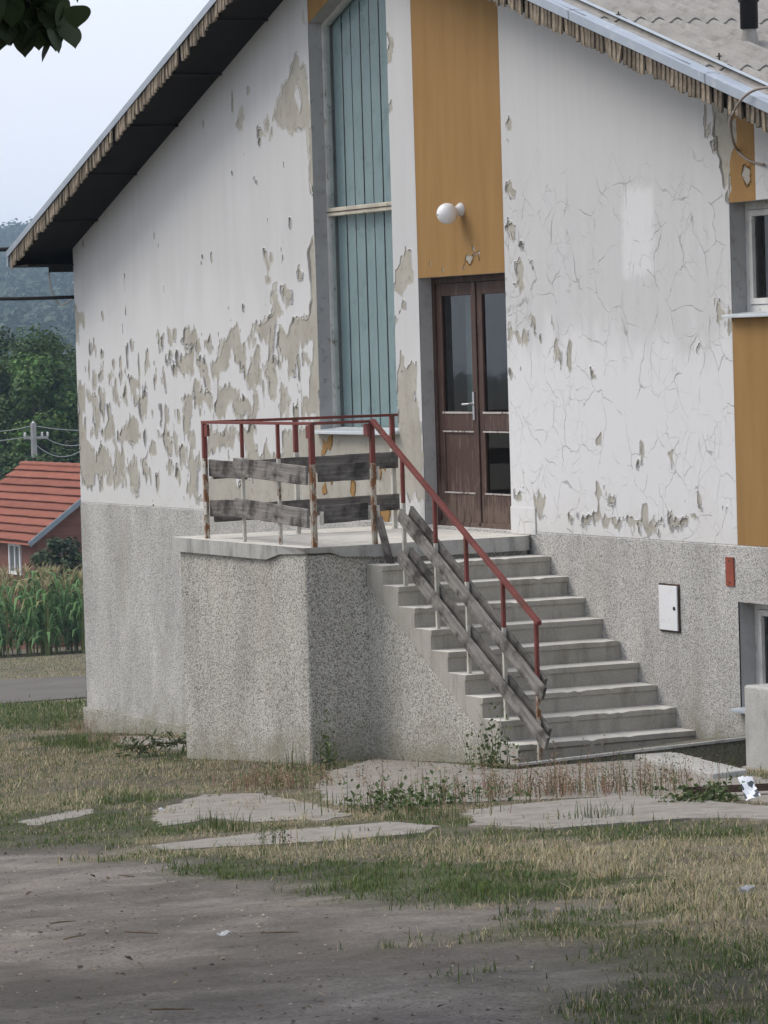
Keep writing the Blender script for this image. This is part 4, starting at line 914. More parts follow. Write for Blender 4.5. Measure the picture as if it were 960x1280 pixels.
kA = onG(648, 957, .03); kB = onY(936, 924, -.06); kC = onY(934, 957, -.30)
kw = thing('kerb_wall', (kB[0], kB[1], 0), 'low kerb wall in shade-darkened pebbledash in front of the basement window', 'kerb')
dr_ = kB - kA
kerb = [kA[:2], kB[:2], kB[:2] + (-.25, .02), kA[:2] + (-.12, .1)]
V = [(*kA[:2], -.3), (*kB[:2], -.3), (kB[0] - .2, -.02, -.3), (2.74, -.02, -.3), (kA[0] - .04, kA[1] + .02, -.3)]
V += [(*kA[:2], kA[2]), (*kB[:2], kB[2]), (kB[0] - .2, -.02, kB[2]), (2.74, -.02, .10), (kA[0] - .04, kA[1] + .02, kA[2])]
mesh('kerb_face', V, [(0, 1, 6, 5), (1, 2, 7, 6), (5, 6, 7, 8, 9), (4, 0, 5, 9), (3, 4, 9, 8)], MT['pebble_shade'] if 'pebble_shade' in MT else MT['pebble_old'], kw)
V, Fc = beam(kA + (0.0, -.01, .008), kB + (0.0, -.01, .010), .05, .02, nseg=10, jag=.15, seed=2); mesh('kerb_cap', V, Fc, MT['slab'], kw)

sp_ = [onG(q[0], q[1], .045) for q in ((787, 943), (835, 939), (936, 963), (892, 968))]
poly = refine([s_[:2] for s_ in sp_], .15, .008, 9)
V, Fc = prism(poly, lambda p: float(gz(p[0])) - .05, lambda p: float(gz(p[0])) + .05); o = bev(mesh('concrete_slab', V, Fc, MT['slab'], None, loc=(*poly[0], 0)), .008); tag(o, 'pale broken concrete slab lying before the low kerb wall', 'slab')

a = onG(862, 990, .05); b = onG(985, 984, .05)
fr = thing('iron_channel', tuple((a + b) / 2), 'rusty dark iron channel lying on the pavement at right', 'channel')
V, Fc = beam(a, b, .10, .02); mesh('channel_web', V, Fc, MT['darkiron'], fr)
V, Fc = beam(a + (-.05, -.02, .012), b + (-.05, -.02, .012), .012, .03); mesh('channel_flange', V, Fc, MT['darkiron'], fr)
V, Fc = beam(a + (.055, .02, .012), b + (.055, .02, .012), .012, .03); mesh('channel_flange', V, Fc, MT['darkiron'], fr)

def paper(name, px, size, label, cat, colr, seed, rotz=0., lift=.03, tilt=0.0):
    r = np.random.default_rng(seed); c = onG(*px, .02); n = 7; V, Fc = [], []
    for i in range(n):
        for j in range(n):
            u, v = (i / (n - 1) - .5) * size[0], (j / (n - 1) - .5) * size[1]
            x = u * math.cos(rotz) - v * math.sin(rotz); y = u * math.sin(rotz) + v * math.cos(rotz)
            V.append((c[0] + x, c[1] + y, c[2] + .012 + tilt * (size[0] / 2 - u) + lift * abs(math.sin(3.1 * i / n + 1.7 * j / n + seed)) + r.uniform(0, .012)))
    for i in range(n - 1):
        for j in range(n - 1): k = i * n + j; Fc.append((k, k + n, k + n + 1, k + 1))
    o = mesh(name, V, Fc, colr, None, loc=c); md = o.modifiers.new('thick', 'SOLIDIFY'); md.thickness = .002; return tag(o, label, cat)
M = NT('printed foil', .3, .5); vv = M.vor(M.obj, 26, out=1); q = M.sep(vv)
M.color(M.ramp(q[0], [(0, (.85, .86, .87)), (.62, (.80, .82, .84)), (.66, (.06, .07, .08)), (.82, (.15, .25, .12)), (.9, (.85, .85, .86))], 'CONSTANT')).b.inputs['Metallic'].default_value = .15
paper('crisp_packet', (937, 1004), (.13, .10), 'crumpled white and silver packet near the right edge', 'packet', M.m, 4, -.15, .03, .9)
wp_ = rough_mat('white paper scrap', (.45, .46, .48), (.58, .59, .6), 8)
paper('paper_scrap', (281, 1175), (.06, .04), 'white paper scrap lying on the bare soil', 'litter', wp_, 2, .8, .02)
paper('paper_scrap', (934, 1120), (.07, .02), 'thin white paper scrap in the dry grass at right', 'litter', wp_, 5, 1.2, .03)
paper('paper_scrap', (201, 1017), (.05, .04), 'tiny white scrap on the left concrete patch', 'litter', wp_, 6, .3, .02)

# stones, clods and dry leaves on the soil
stm = rough_mat('dark pebble stone', (.07, .062, .055), (.13, .12, .105), 20)
lvm = rough_mat('dry fallen leaf', (.10, .07, .04), (.17, .12, .07), 30)
r = np.random.default_rng(44)
def clod(c, s, mat, name, label, cat, group, flat=.6, seed=0):
    rr = np.random.default_rng(seed); V, Fc = lathe([(0.01, -.5)] + [(.5 * math.sin(t), -.5 * math.cos(t)) for t in (.6, 1.1, 1.57, 2.1, 2.6)] + [(.01, .5)], (0, 0, 0), n=8)
    V = np.array(V); V = V * s * np.array([1.25, .9, flat]) * (1 + rr.uniform(-.22, .22, (len(V), 1))) + np.array(c)
    o = mesh(name, V, Fc, mat, None, loc=c); return tag(o, label, cat, group)
for k, (x, y, s) in enumerate([(50, 1165, .05), (100, 1167, .035), (133, 1166, .04), (152, 1139, .03), (194, 1126, .025), (264, 1205, .045), (279, 1199, .03), (243, 1210, .04), (301, 1170, .03), (408, 1147, .03), (426, 1163, .025), (260, 1118, .02), (412, 1186, .03), (60, 1225, .05), (100, 1208, .05), (330, 1226, .03), (250, 1226, .03), (180, 1243, .04), (500, 1160, .025), (560, 1215, .03), (610, 1262, .035), (470, 1273, .04), (380, 1260, .03), (20, 1190, .03), (700, 1262, .03), (120, 1100, .02), (30, 1110, .02), (330, 1145, .02), (520, 1240, .02), (640, 1225, .02)]):
    clod(onG(x, y, .004), s * .55, stm, 'stone', 'small dark stone scattered on the bare soil', 'stone', 'stones on the bare soil', .4, k)
for k, (x, y, ln, rz) in enumerate([(172, 1166, .16, .5), (345, 1166, .14, 1.0), (88, 1172, .12, 2.2), (155, 1095, .10, .2), (75, 1153, .10, 1.6), (210, 1262, .14, .9)]):
    c = onG(x, y, .01); d_ = np.array([math.cos(rz), math.sin(rz), .0]); V, Fc = tube([c - d_ * ln / 2, c + (0.012, 0, .004), c + d_ * ln / 2 + (0.01, .03, .001)], [.003, .004, .002], 5)
    o = mesh('twig', V, Fc, lvm, None, loc=c); tag(o, 'short dry twig lying on the bare soil', 'twig', 'twigs on the bare soil')

# ================================================================== PLANTS
MT['blade'] = tint_mat('grass blade', .7, .25); MT['leaf'] = tint_mat('leaf', .55, .25, .3); MT['leafdark'] = tint_mat('tree leaf', .6, .2, .25)
def blades(P, H, Wd, lean, yaw, C):
    """curved three segment blades: arrays in, one mesh out"""
    n = len(P); d = np.stack([np.cos(yaw), np.sin(yaw)], 1); s = np.stack([-d[:, 1], d[:, 0]], 1)
    V = np.zeros((n, 5, 3)); 
    def pt(t, w_): 
        x = P[:, :2] + d * (lean * H * t * t)[:, None]; return x, P[:, 2] + H * t * (1 - .25 * lean * t), w_
    for k, (t, wf, sg) in enumerate(((0, 1, -1), (0, 1, 1), (.55, .75, -1), (.55, .75, 1), (1, 0, 1))):
        x, z, _ = pt(t, wf); V[:, k, :2] = x + s * (sg * wf * Wd / 2)[:, None]; V[:, k, 2] = z
    b = np.arange(n)[:, None] * 5
    F3 = np.concatenate([b + np.array([[0, 1, 3]]), b + np.array([[0, 3, 2]]), b + np.array([[2, 3, 4]])], 0)
    return V.reshape(-1, 3), F3, np.repeat(C, 5, 0)
def grass_field():
    r = np.random.default_rng(5); PP = []
    for t0, t1, den in ((11.4, 16, 3000), (16, 21, 2500), (21, 28, 1700), (28, 40, 800), (40, 56, 420), (56, 100, 110)):
        area = (t1 ** 2 - t0 ** 2) / 2 * .32; n = int(area * den); t = np.sqrt(r.uniform(t0 ** 2, t1 ** 2, n)); u = r.uniform(-.165, .155, n)
        f2 = FW[:2] / np.linalg.norm(FW[:2]); r2 = np.array([-f2[1], f2[0]]) * -1
        PP.append(CAM[:2] + t[:, None] * f2 + (t * u)[:, None] * r2)
    P = np.concatenate(PP)
    g, d, h, dirt, road = zones(P)
    keep = r.uniform(0, 1, len(P)) < d
    onhouse = ((P[:, 1] > -.03) & (P[:, 0] > XC - .03) & (P[:, 0] < XR)) | ((P[:, 0] > -2.85) & (P[:, 0] < -.05) & (P[:, 1] > -2.26)) | ((P[:, 0] > -.1) & (P[:, 0] < 2.75) & (P[:, 1] > -1.7))
    keep &= ~onhouse; keep &= ~inpoly(P, PIT); P, g, h = P[keep], g[keep], h[keep]; n = len(P); print('blades', n)
    cl = fbm(P[:, 0] * 5, P[:, 1] * 5, 77, 3)
    H = .78 * h * r.lognormal(0, .35, n) * (.30 + 1.9 * np.clip(cl - .25, 0, 1)); isg = r.uniform(0, 1, n) < g
    dist = np.hypot(*(P - CAM[:2]).T)
    Wd = r.uniform(.0022, .0045, n) * (1 + dist / 28)
    dry = np.array([.50, .425, .27]) * r.uniform(.6, 1.15, (n, 1)) + r.normal(0, .015, (n, 3)); grn = np.array([.088, .132, .040]) * r.uniform(.55, 1.35, (n, 1)) + r.normal(0, .006, (n, 3)) + np.array([.05, .03, .01]) * (r.uniform(0, 1, (n, 1)) < .25)
    C = np.clip(np.where(isg[:, None], grn, dry), .008, 1)
    z = gz(P[:, 0]) - .012
    V, F3, CC_ = blades(np.column_stack([P, z]), H, Wd, r.uniform(.1, 1.1, n), r.uniform(0, 6.28, n), C)
    o = mesh('grass', V, F3, MT['blade'], col=CC_); tag(o, 'short patchy green and straw coloured grass on the yard', 'grass', kind='stuff')
grass_field()

def grit():
    r = np.random.default_rng(77); n = 9000; b0, b1 = DIRT.min(0), DIRT.max(0); P = np.column_stack([r.uniform(max(b0[0], 3), 19, n * 4), r.uniform(-13, -5, n * 4)]); P = P[inpoly(P, DIRT)][:n]; n = len(P)
    nz = fbm(P[:, 0] * 1.5, P[:, 1] * 1.5, 61); P = P[r.uniform(0, 1, n) < np.clip((nz - .3) * 2.2, .08, 1)]; n = len(P); sz = np.minimum(r.lognormal(-5.2, .5, n), .012)
    z = gz(P[:, 0]) + (fbm(P[:, 0] * 1.1, P[:, 1] * 1.1, 2) - .5) * .05 - .012; c = np.column_stack([P, z]); tv = np.array([(1, 0, 0), (-.5, .87, 0), (-.5, -.87, 0), (0, 0, .45)]); a = r.uniform(0, 6.28, n); ca, sa = np.cos(a), np.sin(a)
    V = tv[None] * sz[:, None, None] * r.uniform(.6, 1.5, (n, 4, 1)); V = np.stack([V[..., 0] * ca[:, None] - V[..., 1] * sa[:, None], V[..., 0] * sa[:, None] + V[..., 1] * ca[:, None], V[..., 2]], -1) + c[:, None]
    k = np.arange(n)[:, None] * 4; F3 = np.concatenate([k + np.array([f]) for f in ((0, 1, 3), (1, 2, 3), (2, 0, 3))]); C = np.where(r.uniform(0, 1, (n, 1)) < .75, np.array([[.12, .10, .085]]), np.array([[.30, .27, .23]])) * r.uniform(.5, 1.3, (n, 1))
    o = mesh('grit', V.reshape(-1, 3), F3, tint_mat('soil grit', .95), col=np.repeat(C, 4, 0)); tag(o, 'loose grit and crumbs of soil on the bare yard', 'grit', kind='stuff')
grit()
def leafset(P, N, size, C, r, asp=.62):
    """folded diamond leaves at points P facing N"""
    n = len(P); N = N / (np.linalg.norm(N, axis=1, keepdims=True) + 1e-9); a = np.cross(N, r.normal(0, 1, (n, 3))); a /= np.linalg.norm(a, axis=1, keepdims=True) + 1e-9; b = np.cross(N, a)
    s = size[:, None]; V = np.stack([P - a * s * .5, P + b * s * .5 * asp + N * s * .1, P + a * s * .5, P - b * s * .5 * asp + N * s * .1], 1)
    k = np.arange(n)[:, None] * 4; F3 = np.concatenate([k + np.array([[0, 1, 2]]), k + np.array([[0, 2, 3]])]); return V.reshape(-1, 3), F3, np.repeat(C, 4, 0)

def litter():
    r = np.random.default_rng(78); P = np.column_stack([r.uniform(5, 19, 3000), r.uniform(-13, -5, 3000)]); P = P[inpoly(P, DIRT)]; nz = fbm(P[:, 0] * .9, P[:, 1] * .9, 63); P = P[r.uniform(0, 1, len(P)) < np.clip((nz - .42) * 3.5, .03, 1)][:650]; n = len(P)
    c = np.column_stack([P, gz(P[:, 0]) + (fbm(P[:, 0] * 1.1, P[:, 1] * 1.1, 2) - .5) * .05 - .004]); C = np.where(r.uniform(0, 1, (n, 1)) < .7, np.array([[.10, .075, .05]]), np.array([[.26, .21, .14]])) * r.uniform(.5, 1.3, (n, 1))
    V, F3, C4 = leafset(c, np.column_stack([r.normal(0, .35, (n, 2)), np.ones(n)]), np.minimum(r.lognormal(-3.7, .45, n), .05), C, r, .55); o = mesh('leaf_litter', V, F3, MT['leaf'], col=C4); tag(o, 'dry leaf litter strewn over the bare soil', 'leaf litter', kind='stuff')
litter()
def weed(name, base, label, cat, stems, hgt, spread, kind, seed, group=None, cdry=.3):
    """a clump of weeds: grassy stems with seed heads, or leafy stalks"""
    r = np.random.default_rng(seed); root = thing(name, tuple(base), label, cat, group); Vs, Fs, Cs = [], [], []
    n = stems; P = np.column_stack([base[0] + r.normal(0, spread, n), base[1] + r.normal(0, spread, n), np.zeros(n)]); P[:, 2] = gz(P[:, 0]) - .01
    H = hgt * np.minimum(r.lognormal(-.3, .42, n), 1.5); dryc = np.array([.34, .255, .165]); redc = np.array([.27, .165, .115]); grc = np.array([.085, .12, .04])
    pick = r.uniform(0, 1, n); C = np.where((pick < cdry)[:, None], np.where(r.uniform(0, 1, (n, 1)) < .5, dryc, redc), grc) * r.uniform(.6, 1.3, (n, 1))
    V, F3, C5 = blades(P, H, r.uniform(.004, .008, n), r.uniform(.05, .55, n), r.uniform(0, 6.28, n), C)
    mesh('stem', V, F3, MT['blade'], root, col=C5)['kind'] = 'stuff'
    if kind != 'grass':
        m = n * (9 if kind == 'leafy' else 7); j = r.integers(0, n, m); t = r.uniform(.35 if kind == 'seed' else .1, 1.0, m); ps = P[j].copy(); ps[:, 2] += H[j] * t * .93; ps[:, :2] += r.normal(0, .035 if kind == 'leafy' else .012, (m, 2))
        C2 = C[j] * r.uniform(.7, 1.3, (m, 1)) if kind == 'seed' else grc * r.uniform(.55, 1.4, (m, 1))
        V, F3, C4 = leafset(ps, r.normal(0, 1, (m, 3)) + np.array([0, 0, .8 if kind == 'leafy' else 0]), r.uniform(.02, .035, m) * (1.5 if kind == 'leafy' else .75), C2, r, .62 if kind == 'leafy' else .4); mesh('leaf' if kind == 'leafy' else 'seed_head', V, F3, MT['leaf'], root, col=C4)['kind'] = 'stuff'
    return root
weed('weed_clump', onG(372, 985), 'reddish dry weed clump left of the apron below the landing block', 'weed', 130, .20, .30, 'seed', 1, None, .7)
weed('weed_clump', onG(335, 980), 'brown grassy weed clump in front of the landing block', 'weed', 90, .16, .25, 'seed', 2, None, .8)
weed('weed_clump', onG(468, 1010), 'green spiky weed clump on the near edge of the apron', 'weed', 120, .22, .28, 'grass', 3, None, .25)
weed('weed_clump', onG(520, 1012), 'broad leafy green weed clump growing between the pavement pieces', 'weed', 55, .22, .26, 'leafy', 4, None, .15)
weed('weed_clump', onG(575, 1000), 'mixed leafy weed clump before the stair cheek', 'weed', 60, .24, .28, 'seed', 5, None, .4)
weed('weed_clump', onG(640, 998), 'tall reddish seeding weeds in front of the lowest steps', 'weed', 110, .27, .28, 'seed', 6, None, .75)
weed('weed_clump', onG(705, 995), 'reddish weeds with seed heads before the middle of the stair foot', 'weed', 130, .28, .30, 'seed', 7, None, .8)
weed('weed_clump', onG(770, 993), 'straw and red seeding weeds right of the stair foot', 'weed', 110, .24, .30, 'seed', 8, None, .7)
weed('weed_clump', onG(825, 992), 'tall thin weeds beside the pale broken slab', 'weed', 70, .30, .22, 'seed', 9, None, .6)
weed('weed_clump', onG(890, 1003), 'small leafy weed beside the rusty iron channel', 'weed', 40, .12, .12, 'leafy', 10, None, .1)
weed('weed_clump', onG(290, 1040), 'bright green grass tuft on the left concrete patch', 'weed', 70, .14, .10, 'grass', 11, None, .1)
weed('weed_clump', onG(265, 1036), 'yellowish green grass tuft left of the bright tuft', 'weed', 60, .12, .10, 'grass', 12, None, .15)
weed('weed_clump', onG(340, 1058), 'dark stalky weed on the strip of pavement', 'weed', 18, .20, .05, 'seed', 13, None, .2)
weed('weed_clump', onG(745, 1025), 'green grass tuft in front of the right pavement slab', 'weed', 80, .12, .14, 'grass', 14, None, .1)
weed('weed_clump', onG(560, 1023), 'green grass tuft between the two middle pavement slabs', 'weed', 90, .14, .2, 'grass', 15, None, .2)
weed('weed_clump', onG(262, 940), 'tall thin green weed at the left foot of the landing block', 'weed', 14, .75, .07, 'leafy', 16, None, .1)
weed('weed_clump', onG(278, 940), 'low leafy weed at the foot of the landing block', 'weed', 30, .22, .14, 'leafy', 17, None, .2)
weed('weed_clump', onG(408, 962), 'upright green weed at the corner of the landing block', 'weed', 16, .38, .05, 'leafy', 18, None, .1)
weed('weed_clump', onG(375, 962), 'spiky weed at the front corner of the landing block', 'weed', 30, .24, .08, 'grass', 19, None, .2)
weed('weed_clump', onG(618, 962), 'climbing green weed on the left end of the lowest steps', 'weed', 26, .50, .07, 'leafy', 20, None, .2)
weed('weed_clump', onG(120, 915), 'red leaved weed at the far left corner of the house', 'weed', 80, .28, .22, 'seed', 21, None, .95)
weed('weed_clump', onG(150, 928), 'brownish dry weed at the house foot beside the red one', 'weed', 60, .16, .22, 'seed', 22, None, .9)
weed('weed_clump', onG(560, 962), 'dark moss and grass strip at the foot of the stair cheek', 'weed', 160, .06, .42, 'grass', 23, None, .55)
weed('weed_clump', onG(430, 958), 'straw grass strip at the right foot of the landing block', 'weed', 110, .06, .30, 'grass', 24, None, .7)
weed('weed_clump', onG(320, 952), 'green weed strip along the front of the landing block', 'weed', 140, .08, .40, 'grass', 25, None, .35)
# fallen fern-like branch by the house
c = onG(195, 943, .02); br = thing('fallen_branch', tuple(c), 'cut leafy branch lying on the ground near the house corner', 'branch')
r = np.random.default_rng(8); Vs = []; dirv = RT[:2] / np.linalg.norm(RT[:2])
pts = [c + np.array([*(dirv * t), .05 + .06 * math.sin(3 * t + 1)]) for t in np.linspace(-.35, .35, 10)]
V, Fc = tube(pts, [.008] * 10, 5); mesh('twig', V, Fc, lvm, br)
lp = np.array([pts[r.integers(0, 10)] + r.normal(0, .05, 3) for _ in range(160)]); V, F3, C4 = leafset(lp, r.normal(0, 1, (160, 3)), r.uniform(.06, .13, 160), np.array([.10, .13, .06]) * r.uniform(.6, 1.3, (160, 1)), r, .25); mesh('leaf', V, F3, MT['leaf'], br, col=C4)['kind'] = 'stuff'

def tree(name, base, hgt, rad, label, seed, nleaf, lsize, colr, trunk_r=.18, ch=None, group='trees behind the shed', shell=.55, clip=None):
    r = np.random.default_rng(seed); base = np.array(base, float); root = thing(name, tuple(base), label, 'tree', group)
    ch = ch or hgt * .30; cz = (hgt + ch) / 2; rz = (hgt - ch) / 2; limbs = [tube([base + (0, 0, -.2), base + (.05, .02, hgt * .25), base + (-.06, .05, hgt * .5), base + (.04, -.04, hgt * .85)], [trunk_r, trunk_r * .8, trunk_r * .55, trunk_r * .15], 8)]
    nc = 46; u = r.normal(0, 1, (nc, 3)); u /= np.linalg.norm(u, axis=1, keepdims=True); cc = base + np.array([0, 0, cz]) + u * (r.uniform(shell, 1.0, (nc, 1))) * np.array([rad, rad, rz]) * .82
    for k in range(0, nc, 4):
        s = base + (0, 0, r.uniform(.3, .6) * hgt); limbs.append(tube([s, (s + cc[k]) / 2 + (0, 0, .2), cc[k]], [trunk_r * .35, trunk_r * .2, .015], 5))
    mesh('trunk', *merge(limbs), MT['bark'], root)
    j = r.integers(0, nc, nleaf); cr = r.uniform(.18, .34, nc) * rad; q = r.normal(0, 1, (nleaf, 3)); q /= np.linalg.norm(q, axis=1, keepdims=True); q *= r.uniform(.25, 1, (nleaf, 1)) ** .5
    P = cc[j] + q * cr[j][:, None] * np.array([1.15, 1.15, .8]); N = q + np.array([0, 0, .7]) + r.normal(0, .5, (nleaf, 3))
    tone = r.uniform(.45, 1.55, nc)[j][:, None] * r.uniform(.7, 1.3, (nleaf, 1)); C = np.clip(np.array(colr) * tone + r.normal(0, .006, (nleaf, 3)), .004, 1)
    if clip is not None: m = clip(P); P, N, C = P[m], N[m], C[m]
    V, F3, C4 = leafset(P, N, r.uniform(.7, 1.3, len(P)) * lsize, C, r, .75); mesh('crown', V, F3, MT['leafdark'], root, col=C4)['kind'] = 'stuff'; return root
MT['bark'] = rough_mat('tree bark', (.06, .05, .04), (.11, .095, .08), 6, .95, 25, .6, .02)

# ================================================================== BEHIND THE HOUSE, LEFT
# corn
def corn():
    r = np.random.default_rng(9); Vs, Fs, Cs = [], [], []; n0 = 0
    c0 = CAM + ray(50, 812) * 104; n = 330
    fx = r.uniform(-9, 9, n); fy = r.uniform(-1.0, 5.5, n); f2 = FW[:2] / np.linalg.norm(FW[:2]); r2 = RT[:2] / np.linalg.norm(RT[:2])
    P = c0[:2] + fx[:, None] * r2 + fy[:, None] * f2; z = gz(P[:, 0]); H = r.uniform(1.9, 2.5, n)
    V, F3, C5 = blades(np.column_stack([P, z]), H, np.full(n, .06), r.uniform(0, .12, n), r.uniform(0, 6.28, n), np.array([.15, .17, .06]) * r.uniform(.7, 1.2, (n, 1))); Vs.append(V); Fs.append(F3); Cs.append(C5); n0 += len(V)
    m = n * 13; j = r.integers(0, n, m); t = r.uniform(.08, .92, m); b = np.column_stack([P[j], z[j] + H[j] * t]); L = r.uniform(.45, 1.0, m); C = np.where((t > .70)[:, None] & (r.uniform(0, 1, (m, 1)) < .2), np.array([.30, .26, .13]), np.array([.13, .235, .085])) * r.uniform(.55, 1.4, (m, 1))
    yaw = r.uniform(0, 6.28, m); d = np.stack([np.cos(yaw), np.sin(yaw)], 1); s = np.stack([-d[:, 1], d[:, 0]], 1); Q = np.zeros((m, 7, 3)); up = r.uniform(.2, .75, m); wd = r.uniform(.06, .12, m)
    for k, (a, hh, wf, sg) in enumerate(((0, 0, .6, -1), (0, 0, .6, 1), (.4, .55, 1, -1), (.4, .55, 1, 1), (.78, .45, .8, -1), (.78, .45, .8, 1), (1, .0, 0, 1))):
        Q[:, k, :2] = b[:, :2] + d * (L * a)[:, None] + s * (sg * wf * wd / 2)[:, None]; Q[:, k, 2] = b[:, 2] + L * hh * up * 1.3 - (a > .9) * L * .25
    k = np.arange(m)[:, None] * 7 + n0; Fs.append(np.concatenate([k + np.array([f]) for f in ((0, 1, 3), (0, 3, 2), (2, 3, 5), (2, 5, 4), (4, 5, 6))])); Vs.append(Q.reshape(-1, 3)); Cs.append(np.repeat(C, 7, 0)); n0 += m * 7
    m = n * 9; j = r.integers(0, n, m); tp = np.column_stack([P[j], z[j] + H[j] * .92]); V, F3, C5 = blades(tp, r.uniform(.25, .55, m), np.full(m, .045), r.uniform(.2, 1.2, m), r.uniform(0, 6.28, m), np.array([.40, .335, .19]) * r.uniform(.6, 1.1, (m, 1))); Vs.append(V); Fs.append(F3 + n0); Cs.append(C5)
    o = mesh('corn_field', np.concatenate(Vs), np.concatenate(Fs), MT['blade'], col=np.concatenate(Cs)); tag(o, 'green corn field with straw tassels before the red roofed shed', 'corn', kind='stuff')
corn()

# red roofed shed: near gable end at x = SX
SX = -82.0
ec = onX(38, 680, SX); EY, EZ = ec[1], ec[2]; gS = float(gz(SX))
rd = onX(150, 586, SX); RY, RZ = rd[1], rd[2]
dd = ray(27, 582); XL_ = CAM[0] + dd[0] * ((RY - CAM[1]) / dd[1]); print('shed', ec, rd, XL_, gS)
shed = thing('shed', (SX - 3, RY, gS), 'small brick shed with an orange red tiled roof beyond the corn', 'shed')
brick = NT('shed brick', .95, .1)
bt = brick.n('ShaderNodeTexBrick'); brick.set(bt.inputs['Vector'], brick.map(brick.pos, rot=(math.pi / 2, 0, 0))); bt.inputs['Color1'].default_value = (.17, .07, .05, 1); bt.inputs['Color2'].default_value = (.22, .10, .075, 1); bt.inputs['Mortar'].default_value = (.16, .12, .10, 1); bt.inputs['Scale'].default_value = 4.0
brick.color(bt.outputs[0])
wy0 = EY + .35; wy1 = 2 * RY - EY - .35
V = []; Fc = []
for x in (XL_ + .25, SX - .35):
    V += [(x, wy0, gS - .4), (x, wy1, gS - .4), (x, wy1, EZ + .05), (x, RY, RZ - .15), (x, wy0, EZ + .05)]
mesh('wall', V, [(0, 5, 9, 4), (0, 1, 2, 3, 4), (5, 9, 8, 7, 6)[::-1], (1, 6, 7, 2)], brick.m, shed)
tile = [rough_mat('clay roof tile %d' % k, (.235 * a, .082 * a, .054 * a), (.31 * a, .112 * a, .076 * a), 3, .85, 8, .4, .02) for k, a in enumerate((1.0, .92, 1.08))]
rf = mesh('roof', [(XL_, EY, EZ - .05), (SX, EY, EZ - .05), (SX, RY, RZ - .05), (XL_, RY, RZ - .05), (XL_, 2 * RY - EY, EZ - .05), (SX, 2 * RY - EY, EZ - .05)], [(0, 1, 2, 3), (3, 2, 5, 4)], tile[0], shed)
nC = 10
for k in range(nC):
    ya, za_ = EY + (RY - EY) * k / nC, EZ + (RZ - EZ) * k / nC; yb_, zb_ = EY + (RY - EY) * (k + 1.12) / nC, EZ + (RZ - EZ) * (k + 1.12) / nC
    xv = np.arange(XL_, SX + .001, .055); wv = .022 * np.cos(2 * np.pi * xv / .22) + .02 * vnoise(xv * 1.2, xv * 0 + k, 6); n = len(xv)
    V = [(x, ya, za_ + .085 + w_) for x, w_ in zip(xv, wv)] + [(x, yb_, zb_ + .005 + w_ * .6) for x, w_ in zip(xv, wv)] + [(x, ya + .01, za_ + .005 + w_ * .3) for x, w_ in zip(xv, wv)]
    Fc = [(i, i + 1, n + i + 1, n + i) for i in range(n - 1)]
    mesh('tile_course', V, Fc, tile[k % 3], rf)
V, Fc = tube([(x, RY, RZ + .03) for x in np.arange(XL_, SX + .01, .4)], [.09 + .02 * (i % 2) for i in range(len(np.arange(XL_, SX + .01, .4)))], 8); mesh('ridge_tile', V, Fc, tile[1], rf)
bar_m = rough_mat('grey blue barge board', (.20, .24, .28), (.26, .30, .34), 3)
V, Fc = beam((SX + .03, EY - .05, EZ - .02), (SX + .03, RY, RZ + .02), .06, .16); mesh('barge_board', V, Fc, bar_m, rf)
V, Fc = beam((SX + .03, 2 * RY - EY + .05, EZ - .02), (SX + .03, RY + .02, RZ + .02), .06, .16); mesh('barge_board', V, Fc, bar_m, rf)
wA = onY(12, 678, wy0); wB = onY(28, 719, wy0)
vf, inn = frame_poly([(wA[0], wB[2]), (wB[0], wB[2]), (wB[0], wA[2]), (wA[0], wA[2])], .10, wy0 - .06, wy0 + .02)
fw = mesh('window', *vf, MT['white'], shed); V, Fc = box(((wA[0] + wB[0]) / 2 - .04, wy0 - .05, wB[2] + .101), ((wA[0] + wB[0]) / 2 + .04, wy0 + .01, wA[2] - .101)); mesh('mullion', V, Fc, MT['white'], fw)
mesh('pane', [(inn[0][0], wy0 - .012, inn[0][1]), (inn[2][0], wy0 - .012, inn[0][1]), (inn[2][0], wy0 - .012, inn[2][1]), (inn[0][0], wy0 - .012, inn[2][1])], [(0, 1, 2, 3)], rough_mat('dull pane', (.10, .12, .13), (.14, .16, .17), 3, .2), fw)

# utility pole and overhead wires
polem = rough_mat('grey concrete pole', (.30, .30, .29), (.38, .38, .37), 5); wirem = rough_mat('aluminium wire', (.33, .34, .35), (.38, .39, .40), 5, .5); cabm = rough_mat('black cable', (.015, .015, .017), (.02, .02, .02), 5, .6)
DP = 138.0
def far(px, py, dist=DP): return CAM + ray(px, py) * dist
pt = far(41.5, 529); pole = thing('utility_pole', (pt[0], pt[1], float(gz(pt[0]))), 'grey utility pole with crossarm behind the shed', 'pole')
V, Fc = tube([(pt[0], pt[1], float(gz(pt[0])) - .3), (pt[0], pt[1], pt[2])], [.20, .11], 8); mesh('mast', V, Fc, polem, pole)
r3 = np.array([RT[0], RT[1], 0]); r3 /= np.linalg.norm(r3)
for py, hw in ((547, .46),):
    c = far(45, py); V, Fc = beam(c - r3 * hw, c + r3 * hw, .08, .10); mesh('crossarm', V, Fc, polem, pole)
    for k in (-.9, -.3, .5, .95):
        b_ = c + r3 * hw * k; V, Fc = lathe([(.03, 0), (.05, .05), (.03, .08), (.05, .11), (.02, .16)], b_ + (0, 0, .05), n=8); mesh('insulator', V, Fc, MT['porcelain'], pole)
c = far(41.5, 533); V, Fc = lathe([(.03, 0), (.06, .05), (.03, .09), (.06, .13), (.02, .2)], c, n=8); mesh('insulator', V, Fc, MT['porcelain'], pole)
pt2 = far(100, 524, 150); pole2 = thing('utility_pole', (pt2[0], pt2[1], -6.8), 'second utility pole mostly hidden behind the house corner', 'pole')
V, Fc = tube([(pt2[0], pt2[1], -7), tuple(pt2)], [.2, .12], 8); mesh('mast', V, Fc, polem, pole2)
